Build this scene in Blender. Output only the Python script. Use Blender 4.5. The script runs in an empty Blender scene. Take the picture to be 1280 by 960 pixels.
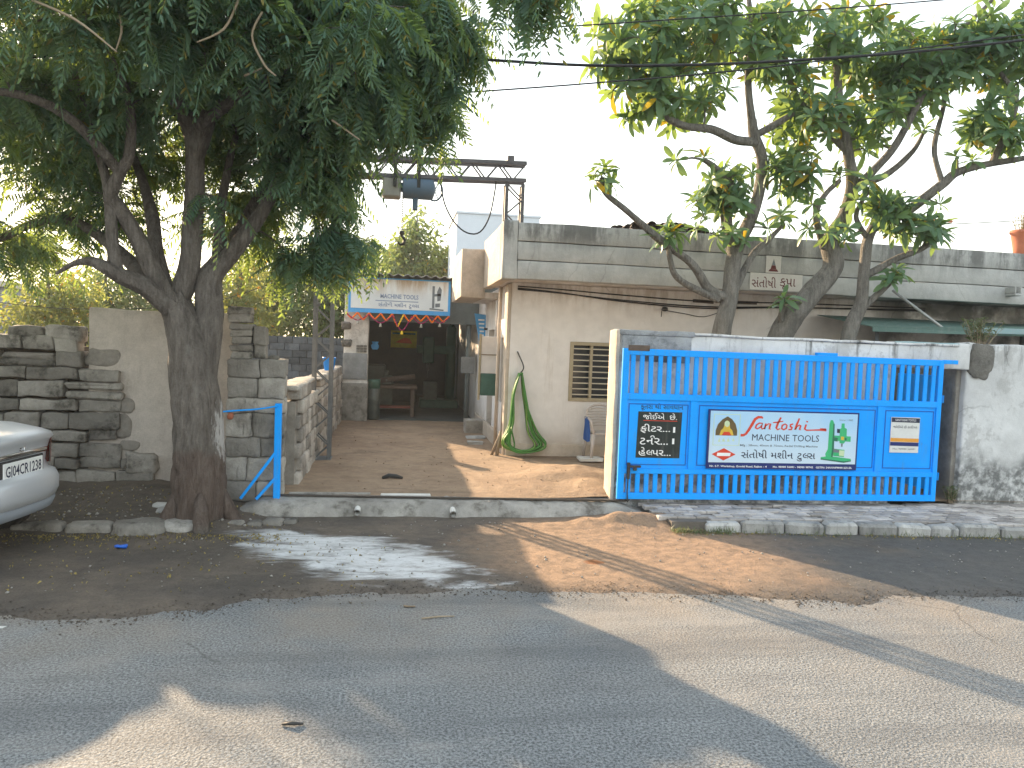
import bpy, bmesh, math, random
import numpy as np
from mathutils import Vector, Matrix, noise

random.seed(11)
rng = np.random.default_rng(11)
S = bpy.context.scene
COL = S.collection
R = math.radians

# ------------------------------------------------------------------ camera
cd = bpy.data.cameras.new('camera')
cam = bpy.data.objects.new('camera', cd)
COL.objects.link(cam)
cd.sensor_width = 36.0
cd.lens = 27.03
cd.clip_end = 2000
YAW, PITCH, ROLL, CAMH = R(8.8), R(-3.0), R(2.2), 1.95
_f = Vector((math.sin(YAW)*math.cos(PITCH), math.cos(YAW)*math.cos(PITCH), math.sin(PITCH)))
_r = Vector((math.cos(YAW), -math.sin(YAW), 0))
_u = _r.cross(_f)
_r2 = math.cos(ROLL)*_r + math.sin(ROLL)*_u
_u2 = -math.sin(ROLL)*_r + math.cos(ROLL)*_u
M = Matrix((_r2, _u2, -_f)).transposed().to_4x4()
M.translation = (0, 0, CAMH)
cam.matrix_world = M
S.camera = cam

# ------------------------------------------------------------------ sky and sun
SUN_AZ, SUN_EL = R(-32), R(16.7)
w = bpy.data.worlds.new('World')
S.world = w
w.use_nodes = True
nt = w.node_tree
nt.nodes.clear()
sky = nt.nodes.new('ShaderNodeTexSky')
sky.sky_type = 'NISHITA'
sky.sun_disc = False
sky.sun_elevation = SUN_EL
sky.sun_rotation = SUN_AZ
sky.air_density = 1.5
sky.dust_density = 1.0
sky.ozone_density = 1.0
bg = nt.nodes.new('ShaderNodeBackground')
bg.inputs['Strength'].default_value = 0.15
wo = nt.nodes.new('ShaderNodeOutputWorld')
hz = nt.nodes.new('ShaderNodeGamma')            # milky, dust-laden air evens out the whole dome
hz.inputs['Gamma'].default_value = 0.34
nt.links.new(sky.outputs[0], hz.inputs[0])
nt.links.new(hz.outputs[0], bg.inputs[0])
nt.links.new(bg.outputs[0], wo.inputs[0])

sd = bpy.data.lights.new('sun', 'SUN')
sd.energy = 2.0
sd.angle = R(0.6)
sd.color = (1.0, 0.74, 0.47)
sun = bpy.data.objects.new('sun', sd)
COL.objects.link(sun)
_sd = Vector((math.sin(SUN_AZ)*math.cos(SUN_EL), math.cos(SUN_AZ)*math.cos(SUN_EL), math.sin(SUN_EL)))
sun.rotation_euler = (-_sd).to_track_quat('-Z', 'Y').to_euler()
sun.location = (-8, 14, 12)

S.view_settings.view_transform = 'Standard'
S.view_settings.look = 'None'
S.view_settings.gamma = 1.0
S.view_settings.exposure = 3.08
S.cycles.max_bounces = 8
S.cycles.transparent_max_bounces = 8

# ------------------------------------------------------------------ materials
class NT:
    def __init__(s, name):
        s.m = bpy.data.materials.new(name)
        s.m.use_nodes = True
        s.t = s.m.node_tree
        s.t.nodes.clear()
        s.out = s.n('ShaderNodeOutputMaterial')
        s.geo = s.n('ShaderNodeNewGeometry')
        s.pos = s.geo.outputs['Position']
    def n(s, k): return s.t.nodes.new(k)
    def l(s, a, b): s.t.links.new(a, b)
    def put(s, sock, v):
        if hasattr(v, 'is_linked') or hasattr(v, 'links'): s.l(v, sock)
        else: sock.default_value = v
    def scale(s, v, sc):
        x = s.n('ShaderNodeMapping'); s.l(v, x.inputs[0]); x.inputs['Scale'].default_value = sc
        return x.outputs[0]
    def noise(s, scale, detail=4, rough=.55, vec=None, dist=0.0):
        x = s.n('ShaderNodeTexNoise'); s.l(vec or s.pos, x.inputs['Vector'])
        x.inputs['Scale'].default_value = scale; x.inputs['Detail'].default_value = detail
        x.inputs['Roughness'].default_value = rough; x.inputs['Distortion'].default_value = dist
        return x.outputs['Fac']
    def voronoi(s, scale, feature='F1', vec=None):
        x = s.n('ShaderNodeTexVoronoi'); s.l(vec or s.pos, x.inputs['Vector'])
        x.inputs['Scale'].default_value = scale; x.feature = feature
        return x.outputs['Distance']
    def ramp(s, fac, lo, hi, a=0.0, b=1.0):
        x = s.n('ShaderNodeMapRange'); s.l(fac, x.inputs[0])
        x.interpolation_type = 'SMOOTHSTEP'
        x.inputs[1].default_value = lo; x.inputs[2].default_value = hi
        x.inputs[3].default_value = a; x.inputs[4].default_value = b
        return x.outputs[0]
    def mix(s, fac, a, b, mode='MIX'):
        x = s.n('ShaderNodeMix'); x.data_type = 'RGBA'; x.blend_type = mode
        s.put(x.inputs[0], fac)
        for k, v in ((6, a), (7, b)):
            if isinstance(v, tuple): x.inputs[k].default_value = (*v, 1) if len(v) == 3 else v
            else: s.l(v, x.inputs[k])
        return x.outputs[2]
    def math(s, op, a, b=0.0):
        x = s.n('ShaderNodeMath'); x.operation = op
        s.put(x.inputs[0], a); s.put(x.inputs[1], b)
        return x.outputs[0]
    def sep(s, vec=None):
        x = s.n('ShaderNodeSeparateXYZ'); s.l(vec or s.pos, x.inputs[0]); return x.outputs
    def crack(s, col, scale, width, amt):
        v = s.mix(.22, s.pos, s.col_noise(1.6)); v = s.mix(.05, v, s.col_noise(9))
        e = s.voronoi(scale, 'DISTANCE_TO_EDGE', v)
        m = s.math('MULTIPLY', s.ramp(e, .0, width, amt, 0), s.ramp(s.noise(.8, 3), .45, .58))
        return s.mix(m, col, (.06, .055, .05))
    def col_noise(s, scale):
        x = s.n('ShaderNodeTexNoise'); s.l(s.pos, x.inputs['Vector']); x.inputs['Scale'].default_value = scale; x.inputs['Detail'].default_value = 4
        return x.outputs['Color']
    def rand(s):
        x = s.n('ShaderNodeObjectInfo'); return x.outputs['Random']
    def island(s): return s.geo.outputs['Random Per Island']
    def val(s, col, fac, lo, hi):
        """multiply a colour by a value that runs from lo to hi with fac"""
        v = s.ramp(fac, 0, 1, lo, hi)
        c = s.n('ShaderNodeCombineColor')
        for i in range(3): s.l(v, c.inputs[i])
        return s.mix(1.0, col, c.outputs[0], 'MULTIPLY')
    def bump(s, h, strength=.5, dist=.01, normal=None):
        x = s.n('ShaderNodeBump'); s.l(h, x.inputs['Height'])
        x.inputs['Strength'].default_value = strength; x.inputs['Distance'].default_value = dist
        if normal: s.l(normal, x.inputs['Normal'])
        return x.outputs[0]
    def done(s, col, rough=.85, metal=0.0, normal=None, spec=.35, alpha=None):
        b = s.n('ShaderNodeBsdfPrincipled')
        if isinstance(col, tuple): b.inputs['Base Color'].default_value = (*col, 1)
        else: s.l(col, b.inputs['Base Color'])
        s.put(b.inputs['Roughness'], rough); b.inputs['Metallic'].default_value = metal
        b.inputs['Specular IOR Level'].default_value = spec
        if normal: s.l(normal, b.inputs['Normal'])
        s.l(b.outputs[0], s.out.inputs[0])
        s.bsdf = b
        return s.m

def simple(name, col, rough=.6, metal=0.0, var=.18, scale=9.0, bump=.15, spec=.35):
    n = NT(name)
    a = n.noise(scale, 5)
    b = n.noise(scale*7, 3)
    c = n.val(col if not isinstance(col, tuple) else n.mix(0.0, col, col), a, 1-var, 1+var)
    c = n.val(c, b, 1-var*.6, 1+var*.6)
    return n.done(c, rough, metal, n.bump(b, bump, .004), spec)

MT = {}
def asphalt():
    n = NT('asphalt')
    p = n.sep()
    big = n.noise(.55, 4)
    mid = n.noise(3.0, 4)
    grit = n.noise(62, 3, .75)
    vor = n.voronoi(80)
    c = n.mix(n.ramp(big, .35, .7), (.150, .157, .160), (.196, .200, .198))
    c = n.mix(n.ramp(mid, .45, .75, 0, .35), c, (.115, .115, .118))
    c = n.val(c, n.ramp(grit, .28, .72), .42, 1.60)
    c = n.mix(n.ramp(vor, .0, .36, .55, 0), c, (.40, .385, .36))
    c = n.mix(n.ramp(n.voronoi(48), .0, .24, .6, 0), c, (.05, .05, .052))
    # dust blown over the edge of the carriageway
    dust = n.math('MULTIPLY', n.ramp(p[1], 3.6, 6.0), n.ramp(n.noise(1.3, 5), .3, .7))
    c = n.mix(n.math('MULTIPLY', dust, .5), c, (.30, .235, .17))
    # a long dark wheel track and a few oil drips
    tr = n.noise(1.1, 4, .6, n.scale(n.pos, (.16, 1.5, 1)))
    c = n.mix(n.ramp(tr, .50, .68, 0, .45), c, (.09, .091, .094))
    c = n.crack(c, .33, .004, .55)
    c = n.mix(n.ramp(n.noise(.9, 5, .7, n.scale(n.pos, (.5, 1.2, 1))), .52, .66, 0, .45), c, (.27, .255, .235))
    oil = n.ramp(n.noise(2.6, 2, .4), .74, .80, 0, .5)
    c = n.mix(oil, c, (.06, .06, .062))
    h = n.math('ADD', grit, n.math('MULTIPLY', vor, .8))
    nb = n.bump(h, .6, .007)
    nb = n.bump(mid, .15, .03, nb)
    return n.done(c, .82, 0, nb, .3)
MT['asphalt'] = asphalt()

def verge():
    n = NT('verge_soil')
    p = n.sep()
    a = n.noise(1.2, 6, .6)
    b = n.noise(9, 5, .65)
    g = n.noise(55, 2, .7)
    c = n.mix(n.ramp(a, .35, .65), (.075, .064, .055), (.135, .108, .085))
    # orange soil washed out of the entrance, a tongue of its own shape
    dx = n.math('DIVIDE', n.math('SUBTRACT', p[0], 2.45), 1.9)
    dy = n.math('DIVIDE', n.math('SUBTRACT', p[1], 7.1), 1.5)
    d = n.math('ADD', n.math('MULTIPLY', dx, dx), n.math('MULTIPLY', dy, dy))
    d = n.math('ADD', d, n.math('MULTIPLY', n.math('SUBTRACT', a, .5), 1.6))
    tongue = n.ramp(d, .35, 1.15, 1, 0)
    c = n.mix(n.math('MULTIPLY', tongue, n.ramp(b, .25, .6, .55, 1)), c, (.27, .178, .115))
    # damp, darker earth on either side
    wet = n.math('MULTIPLY', n.ramp(p[0], 3.2, 4.3), n.ramp(n.noise(.9, 4), .3, .5))
    c = n.mix(n.math('MULTIPLY', wet, .75), c, (.085, .083, .080))
    wl = n.math('MULTIPLY', n.ramp(p[0], 0.1, -1.2), n.ramp(n.noise(.8, 4), .35, .6))
    c = n.mix(n.math('MULTIPLY', wl, .6), c, (.070, .060, .050))
    c = n.val(c, b, .72, 1.28)
    c = n.val(c, g, .72, 1.3)
    # pale painted streaks standing for sky reflected off wet ground at the entrance
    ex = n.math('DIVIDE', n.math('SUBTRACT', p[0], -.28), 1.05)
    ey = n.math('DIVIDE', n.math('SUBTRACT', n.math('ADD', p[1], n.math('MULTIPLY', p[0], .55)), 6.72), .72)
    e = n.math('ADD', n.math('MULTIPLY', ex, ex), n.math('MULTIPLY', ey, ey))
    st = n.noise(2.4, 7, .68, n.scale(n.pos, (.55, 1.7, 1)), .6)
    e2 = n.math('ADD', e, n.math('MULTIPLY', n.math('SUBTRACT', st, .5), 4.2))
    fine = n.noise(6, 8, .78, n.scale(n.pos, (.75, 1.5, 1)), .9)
    sky_sheen = n.math('MULTIPLY', n.ramp(e2, .1, 1.25, 1, 0), n.ramp(fine, .30, .54, .35, 1))
    c = n.mix(n.math('MULTIPLY', sky_sheen, .88), c, n.mix(b, (.56, .57, .575), (.74, .745, .75)))
    # rust drip
    rx = n.math('SUBTRACT', p[0], 1.83); ry = n.math('SUBTRACT', p[1], 6.63)
    r2 = n.math('ADD', n.math('MULTIPLY', rx, rx), n.math('MULTIPLY', n.math('MULTIPLY', ry, ry), 1.5))
    r2 = n.math('ADD', r2, n.math('MULTIPLY', n.math('SUBTRACT', b, .5), .02))
    c = n.mix(n.ramp(r2, .003, .012, .8, 0), c, (.22, .075, .02))
    nb = n.bump(n.math('ADD', g, n.math('MULTIPLY', b, 2)), .6, .012)
    ro = n.ramp(sky_sheen, 0, 1, .9, .45)
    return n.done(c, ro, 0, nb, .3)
MT['verge'] = verge()

def yard():
    n = NT('yard_soil')
    p = n.sep()
    a = n.noise(1.1, 6, .6); b = n.noise(7, 5, .65); g = n.noise(60, 2, .7)
    st = n.noise(1.7, 7, .7, n.scale(n.pos, (.8, 1.1, 1)), .5)
    c = n.mix(n.ramp(a, .3, .7), (.25, .175, .12), (.33, .24, .165))
    c = n.mix(n.ramp(st, .50, .68, 0, .6), c, (.165, .122, .088))
    c = n.mix(n.ramp(n.noise(2.2, 7, .72, n.scale(n.pos, (1.1, .7, 1)), .4), .54, .68, 0, .5), c, (.36, .27, .19))
    c = n.mix(n.ramp(n.noise(2.6, 3), .66, .74, 0, .7), c, (.12, .095, .075))
    c = n.val(c, b, .78, 1.22); c = n.val(c, g, .8, 1.2)
    return n.done(c, .92, 0, n.bump(n.math('ADD', g, n.math('MULTIPLY', b, 3)), .6, .014), .2)
MT['yard'] = yard()

def concrete(name, lo, hi, mould=(.05, .05, .045), amt=.6, scale=1.0, streak=True, rnd=False, bump=.5):
    n = NT(name)
    a = n.noise(1.3*scale, 6, .62); b = n.noise(8*scale, 5, .65); g = n.noise(60*scale, 2, .7)
    c = n.mix(n.ramp(a, .3, .7), lo, hi)
    if streak:
        s_ = n.noise(2.2*scale, 6, .68, n.scale(n.pos, (1.9, 1.9, .38)))
        m = n.math('MULTIPLY', n.ramp(s_, .50, .68), n.ramp(b, .3, .62))
    else:
        m = n.math('MULTIPLY', n.ramp(n.noise(2.4*scale, 6, .66), .45, .66), n.ramp(b, .3, .6))
    c = n.mix(n.math('MULTIPLY', m, amt), c, mould)
    c = n.val(c, b, .82, 1.18); c = n.val(c, g, .86, 1.14)
    if rnd:
        c = n.val(c, n.rand(), .72, 1.28)
    nb = n.bump(n.math('ADD', g, n.math('MULTIPLY', b, 3)), bump, .01)
    return n.done(c, .92, 0, nb, .2)
MT['ledge'] = concrete('ledge_concrete', (.25, .235, .215), (.38, .36, .33), (.07, .062, .05), .8, 1.6, False)
MT['kerb'] = concrete('kerb_concrete', (.29, .285, .275), (.43, .42, .40), (.05, .052, .05), .75, 1.6, True, True)
MT['paver'] = concrete('paver_concrete', (.37, .335, .31), (.48, .44, .41), (.12, .11, .10), .6, 1.5, False, True)
MT['joint'] = simple('joint_sand', (.13, .115, .10), .95, 0, .3, 14)
MT['stone'] = concrete('wall_stone', (.185, .172, .152), (.30, .28, .25), (.045, .043, .036), .85, 2.0, False, True, .8)
MT['stone_core'] = simple('mud_joint', (.045, .038, .030), .98, 0, .4, 12, .5)
MT['pier'] = concrete('pier_block', (.24, .222, .196), (.40, .375, .335), (.07, .066, .058), .9, 2.2, True, True, .8)
MT['block'] = concrete('low_wall_block', (.33, .30, .265), (.46, .425, .38), (.12, .108, .09), .6, 2.0, False, True, .8)
MT['mortar'] = concrete('mortar', (.22, .20, .175), (.32, .295, .26), (.1, .09, .08), .5, 2.0, False)
MT['panel'] = concrete('plaster_panel', (.39, .345, .305), (.48, .43, .38), (.20, .18, .155), .55, .9, True, False, .25)
MT['greyblock'] = concrete('grey_block', (.085, .095, .105), (.135, .145, .155), (.04, .043, .05), .6, 2.2, False, True)

def plaster_wall():
    n = NT('cream_plaster')
    p = n.sep()
    a = n.noise(.8, 5, .6); b = n.noise(6, 5, .6); g = n.noise(70, 2)
    c = n.mix(n.ramp(a, .3, .7), (.665, .625, .595), (.765, .73, .70))
    d = n.math('MULTIPLY', n.ramp(p[2], .75, .15), n.ramp(n.noise(2.6, 5, .65), .3, .62))
    c = n.mix(n.math('MULTIPLY', d, .75), c, (.36, .27, .19))
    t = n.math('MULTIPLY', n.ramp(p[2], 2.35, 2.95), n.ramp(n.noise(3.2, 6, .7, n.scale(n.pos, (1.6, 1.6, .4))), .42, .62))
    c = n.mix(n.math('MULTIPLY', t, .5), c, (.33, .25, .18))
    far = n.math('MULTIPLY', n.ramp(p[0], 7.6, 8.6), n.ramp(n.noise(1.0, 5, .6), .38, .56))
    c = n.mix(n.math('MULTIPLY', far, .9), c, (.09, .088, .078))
    dr = n.ramp(n.noise(2.0, 5, .7, n.scale(n.pos, (2.6, 2.6, .22))), .56, .70, 0, .30)
    c = n.mix(dr, c, (.42, .355, .29))
    pt = n.ramp(n.noise(.9, 3, .5, n.scale(n.pos, (1, 1, 1.4))), .60, .63, 0, .22)
    c = n.mix(pt, c, (.50, .47, .44))
    c = n.crack(c, .55, .006, .35)
    c = n.val(c, b, .90, 1.10)
    return n.done(c, .9, 0, n.bump(n.math('ADD', g, n.math('MULTIPLY', b, 2)), .3, .006), .2)
MT['cream'] = plaster_wall()

def fascia():
    n = NT('weathered_fascia')
    p = n.sep()
    a = n.noise(1.4, 6, .65); b = n.noise(9, 5, .65); g = n.noise(60, 2)
    s_ = n.noise(1.5, 7, .72, n.scale(n.pos, (2.6, 2.6, .45)))
    c = n.mix(n.ramp(a, .3, .7), (.36, .36, .355), (.50, .495, .48))
    top = n.ramp(p[2], 3.25, 3.62, .08, .70)
    m = n.math('MULTIPLY', top, n.ramp(n.math('ADD', s_, n.math('MULTIPLY', b, .35)), .54, .78))
    c = n.mix(m, c, (.065, .066, .064))
    m2 = n.ramp(n.noise(2.6, 6, .7, n.scale(n.pos, (3.0, 3.0, .3))), .56, .72, 0, .35)
    c = n.mix(m2, c, (.18, .18, .17))
    c = n.val(c, b, .85, 1.15)
    c = n.crack(c, .9, .008, .22)
    return n.done(c, .92, 0, n.bump(n.math('ADD', g, n.math('MULTIPLY', b, 3)), .45, .008), .2)
MT['fascia'] = fascia()

def whitewash():
    n = NT('whitewashed_wall')
    p = n.sep()
    a = n.noise(1.2, 6, .65); b = n.noise(8, 6, .68); g = n.noise(70, 2)
    c = n.mix(n.ramp(a, .35, .65), (.52, .52, .515), (.68, .68, .675))
    # peeled limewash showing greyer render
    pe = n.ramp(n.noise(2.1, 7, .72), .53, .60, 0, .65)
    c = n.mix(pe, c, (.40, .395, .385))
    # black mould rising from the pavement, and running down from the top
    lo = n.ramp(n.math('ADD', p[2], n.math('MULTIPLY', n.math('SUBTRACT', n.noise(1.1, 5, .6), .5), 1.5)), .45, .85, 1, 0)
    lo = n.math('MULTIPLY', lo, n.ramp(b, .33, .60))
    c = n.mix(n.math('MULTIPLY', lo, .85), c, (.075, .078, .075))
    s_ = n.noise(1.9, 6, .72, n.scale(n.pos, (3.2, 3.2, .3)))
    hi = n.math('MULTIPLY', n.ramp(p[2], 1.75, 2.1), n.ramp(s_, .50, .64))
    c = n.mix(n.math('MULTIPLY', hi, .85), c, (.10, .10, .095))
    c = n.val(c, b, .9, 1.1)
    c = n.crack(c, .8, .008, .4)
    return n.done(c, .92, 0, n.bump(n.math('ADD', g, n.math('MULTIPLY', b, 3)), .45, .008), .2)
MT['whitewash'] = whitewash()
MT['coping'] = concrete('grey_coping', (.24, .25, .26), (.36, .37, .38), (.08, .085, .09), .8, 2.0, False)
MT['sandplaster'] = concrete('sand_plaster', (.46, .39, .32), (.56, .48, .40), (.30, .24, .18), .5, 1.4, True)

def paint(name, col, rough=.42, wear=.25, dirt=(.10, .09, .08)):
    n = NT(name)
    a = n.noise(2.0, 5); b = n.noise(14, 6, .7); g = n.noise(90, 2)
    c = n.val(n.mix(0.0, col, col), a, .88, 1.12)
    c = n.mix(n.ramp(b, .62, .74, 0, wear), c, dirt)
    sp = n.math('MULTIPLY', n.ramp(n.noise(38, 3, .6), .66, .72), n.ramp(n.noise(3, 3), .48, .62))
    c = n.mix(n.math('MULTIPLY', sp, wear*2.2), c, (.13, .07, .04))
    c = n.mix(n.ramp(n.noise(5, 6, .7, n.scale(n.pos, (2.5, 2.5, .35))), .52, .70, 0, wear*.9), c, n.mix(.55, dirt, (.30, .28, .25)))
    c = n.val(c, g, .95, 1.05)
    r = n.ramp(b, .3, .7, rough-.08, rough+.16)
    return n.done(c, r, 0, n.bump(n.math('ADD', g, n.math('MULTIPLY', a, 3)), .12, .004), .25)
MT['blue'] = paint('blue_gate_paint', (.002, .335, .97), .5, .22, (.02, .13, .36))
MT['blue_line'] = paint('blue_paint_edge', (.008, .115, .48), .5, .2)
MT['bucket'] = paint('blue_plastic', (.015, .26, .80), .35, .05)
MT['black'] = paint('black_board_paint', (.022, .030, .028), .55, .2)
MT['white_text'] = simple('white_lettering', (.80, .80, .79), .6, 0, .06)
MT['navy'] = simple('navy_print', (.012, .025, .14), .5, 0, .08)
MT['ink'] = simple('dark_ink', (.015, .02, .05), .5, 0, .08)
MT['ink_grey'] = simple('grey_ink', (.16, .18, .2), .5, 0, .08)
MT['red'] = simple('red_print', (.62, .055, .025), .5, 0, .08)
MT['green_print'] = simple('green_print', (.045, .42, .17), .5, 0, .1)
MT['green_dark'] = simple('dark_green_print', (.02, .15, .09), .5, 0, .1)
MT['gold'] = simple('gold_print', (.62, .42, .05), .5, 0, .15)
MT['brown_print'] = simple('brown_print', (.12, .08, .03), .5, 0, .2)
MT['pale_green'] = simple('pale_green_print', (.55, .66, .42), .5, 0, .1)
def banner_mat():
    n = NT('banner_vinyl')
    p = n.sep()
    c = n.mix(n.ramp(p[2], .62, 1.28), (.56, .68, .78), (.33, .58, .82))
    c = n.mix(n.ramp(n.noise(1.4, 3), .3, .7, 0, .4), c, (.58, .70, .80))
    return n.done(c, .35, 0, n.bump(n.noise(3, 2), .1, .02), .45)
MT['banner'] = banner_mat()
MT['paper'] = simple('notice_paper', (.66, .66, .64), .7, 0, .08)
MT['orange_print'] = simple('orange_print', (.72, .32, .05), .6, 0, .1)
def faded_sign():
    n = NT('faded_sign_sheet')
    p = n.sep()
    c = n.mix(n.ramp(n.noise(1.2, 4), .3, .7), (.60, .64, .66), (.74, .76, .75))
    s_ = n.noise(1.6, 6, .7, n.scale(n.pos, (2.2, 1, .35)))
    c = n.mix(n.math('MULTIPLY', n.ramp(s_, .45, .66), n.ramp(p[2], 2.75, 3.2)), c, (.42, .33, .24))
    return n.done(c, .5, 0, n.bump(n.noise(30, 3), .1, .005), .3)
MT['faded'] = faded_sign()
MT['sign_blue'] = paint('faded_sign_blue', (.09, .36, .72), .5, .3, (.4, .5, .55))
MT['fade_ink'] = simple('faded_lettering', (.22, .28, .40), .6, 0, .3, 20)
MT['steel'] = simple('grey_painted_steel', (.145, .15, .155), .55, .3, .25, 12)
MT['rust_steel'] = simple('rusty_steel', (.115, .085, .068), .75, .2, .4, 16, .3)
MT['beam'] = simple('purple_grey_beam_paint', (.115, .108, .115), .6, .1, .3, 12)
MT['hoist'] = paint('blue_grey_hoist_paint', (.10, .145, .20), .45, .3)
MT['motor'] = simple('motor_casing', (.27, .26, .23), .6, .2, .2)
MT['iron'] = simple('dark_iron', (.05, .048, .046), .6, .4, .3)
MT['rubber'] = simple('black_cable', (.012, .012, .013), .6, 0, .1)
MT['rail_dark'] = simple('gate_rail_steel', (.075, .065, .058), .5, .5, .3)
MT['white_tile'] = simple('white_tile', (.62, .61, .58), .5, 0, .12)
MT['hose'] = simple('green_hose', (.055, .20, .035), .42, 0, .15, 5, .05)
MT['hose2'] = simple('pale_green_hose', (.16, .30, .06), .42, 0, .15, 5, .05)
MT['chair'] = simple('beige_plastic', (.50, .44, .40), .45, 0, .08, 4, .05)
MT['cloth_blue'] = simple('blue_cloth', (.03, .10, .33), .9, 0, .2)
MT['frame'] = simple('ochre_window_frame', (.36, .30, .20), .6, 0, .15)
MT['grille'] = simple('cream_grille_bar', (.52, .47, .37), .55, .0, .12)
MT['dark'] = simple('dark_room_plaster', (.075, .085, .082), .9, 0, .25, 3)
MT['darkmetal'] = simple('oily_machine_metal', (.10, .115, .105), .5, .3, .3)
MT['shop_green'] = simple('machine_green_paint', (.05, .125, .095), .5, 0, .25)
MT['redpaint'] = simple('faded_red_paint', (.22, .06, .045), .6, 0, .3)
MT['wood'] = simple('weathered_wood', (.24, .175, .115), .8, 0, .3, 8, .3)
MT['yellow_poster'] = simple('yellow_poster', (.62, .52, .02), .6, 0, .25)
MT['grey_shop'] = simple('grey_shop_paint', (.15, .17, .17), .8, 0, .2, 4)
MT['shop_white'] = concrete('shop_limewash', (.52, .49, .45), (.66, .63, .59), (.20, .18, .16), .6, 2.0, False)
MT['brick_grey'] = concrete('rough_grey_brick', (.19, .18, .16), (.28, .265, .24), (.08, .075, .065), .7, 2.4, False, True, .8)
MT['patch_grey'] = concrete('grey_cement_patch', (.20, .205, .205), (.28, .285, .285), (.12, .12, .12), .4, 2.0, False)
MT['tin'] = simple('corrugated_tin', (.34, .34, .33), .5, .5, .3, 4)
MT['far_white'] = simple('far_white_plaster', (.55, .60, .66), .9, 0, .06, 1)
MT['far_grey'] = simple('far_grey_wall', (.22, .24, .27), .9, 0, .12, 1)
MT['far_blue'] = simple('far_blue_wall', (.20, .38, .62), .8, 0, .1, 1)
MT['glass'] = simple('dark_window_glass', (.03, .035, .04), .15, 0, .1, 2, .02, .5)
MT['marigold'] = simple('marigold', (.85, .17, .01), .8, 0, .25, 40, .5)
MT['magenta'] = simple('magenta_garland', (.30, .02, .10), .8, 0, .25, 40, .5)
MT['yellow'] = simple('yellow_tassel', (.75, .5, .03), .8, 0, .2, 40, .4)
MT['bell'] = simple('tarnished_bell', (.35, .33, .28), .5, .3, .2)
MT['green_sheet'] = paint('green_awning_paint', (.10, .165, .145), .55, .35, (.20, .25, .24))
MT['teal_sheet'] = paint('pale_teal_paint', (.28, .40, .42), .55, .3, (.5, .5, .5))
MT['terracotta'] = simple('terracotta', (.36, .13, .075), .85, 0, .2)
MT['roof_tile'] = simple('old_roof_tile', (.12, .10, .09), .9, 0, .45, 8, .4)
MT['plaque'] = simple('marble_plaque', (.60, .57, .54), .5, 0, .1, 6)
MT['maroon'] = simple('maroon_lettering', (.12, .025, .025), .6, 0, .15)
MT['car_paint'] = NT('silver_car_paint').done((.52, .54, .57), .33, .35, None, .5)
MT['car_black'] = simple('black_car_trim', (.02, .021, .023), .5, 0, .1)
MT['chrome'] = NT('chrome').done((.6, .6, .6), .12, 1.0)
MT['tail_red'] = NT('red_lamp_lens').done((.55, .02, .015), .15, 0, None, .6)
MT['tail_orange'] = NT('orange_lamp_lens').done((.75, .2, .02), .2, 0, None, .6)
MT['car_glass'] = NT('car_glass').done((.02, .025, .028), .06, 0, None, .6)
MT['plate'] = simple('number_plate', (.72, .72, .70), .4, 0, .04)
MT['litter'] = simple('blue_litter', (.02, .12, .55), .4, 0, .1)
MT['twig'] = simple('dry_twig', (.30, .24, .17), .9, 0, .25)

def bark(name, a_, b_, paint_white=False):
    n = NT(name)
    p = n.sep()
    v = n.scale(n.pos, (3.0, 3.0, .55))
    a = n.noise(4.2, 7, .7, v); b = n.noise(14, 5, .65, v); g = n.noise(60, 3)
    c = n.mix(n.ramp(a, .3, .7), a_, b_)
    c = n.val(c, b, .6, 1.4); c = n.val(c, g, .8, 1.2)
    c = n.mix(n.ramp(n.noise(3.3, 4), .60, .70, 0, .35), c, (.30, .29, .26))
    if paint_white:
        # old red-ochre band at the foot and a flaking whitewashed patch above it
        ed = n.math('ADD', p[2], n.math('MULTIPLY', n.math('SUBTRACT', n.noise(5, 5), .5), .25))
        red = n.math('MULTIPLY', n.ramp(ed, .72, .82, 1, 0), n.ramp(ed, .0, .12))
        c = n.mix(n.math('MULTIPLY', red, .4), c, n.mix(b, (.085, .045, .032), (.155, .085, .062)))
        dx = n.math('DIVIDE', n.math('SUBTRACT', p[0], -1.655), .085)
        dz = n.math('DIVIDE', n.math('SUBTRACT', p[2], 1.0), .30)
        d = n.math('ADD', n.math('MULTIPLY', dx, dx), n.math('MULTIPLY', dz, dz))
        d = n.math('ADD', d, n.math('MULTIPLY', n.math('SUBTRACT', b, .5), 5.0))
        c = n.mix(n.ramp(d, .3, 1.2, .8, 0), c, (.60, .58, .56))
    h = n.math('ADD', n.math('MULTIPLY', a, 2), b)
    return n.done(c, .95, 0, n.bump(h, 1.0, .05), .15)
MT['bark'] = bark('dark_bark', (.125, .108, .094), (.225, .20, .176), True)
MT['bark_grey'] = bark('grey_frangipani_bark', (.16, .148, .13), (.28, .26, .23))
MT['bark_far'] = bark('far_bark', (.09, .08, .065), (.16, .14, .12))

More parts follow.
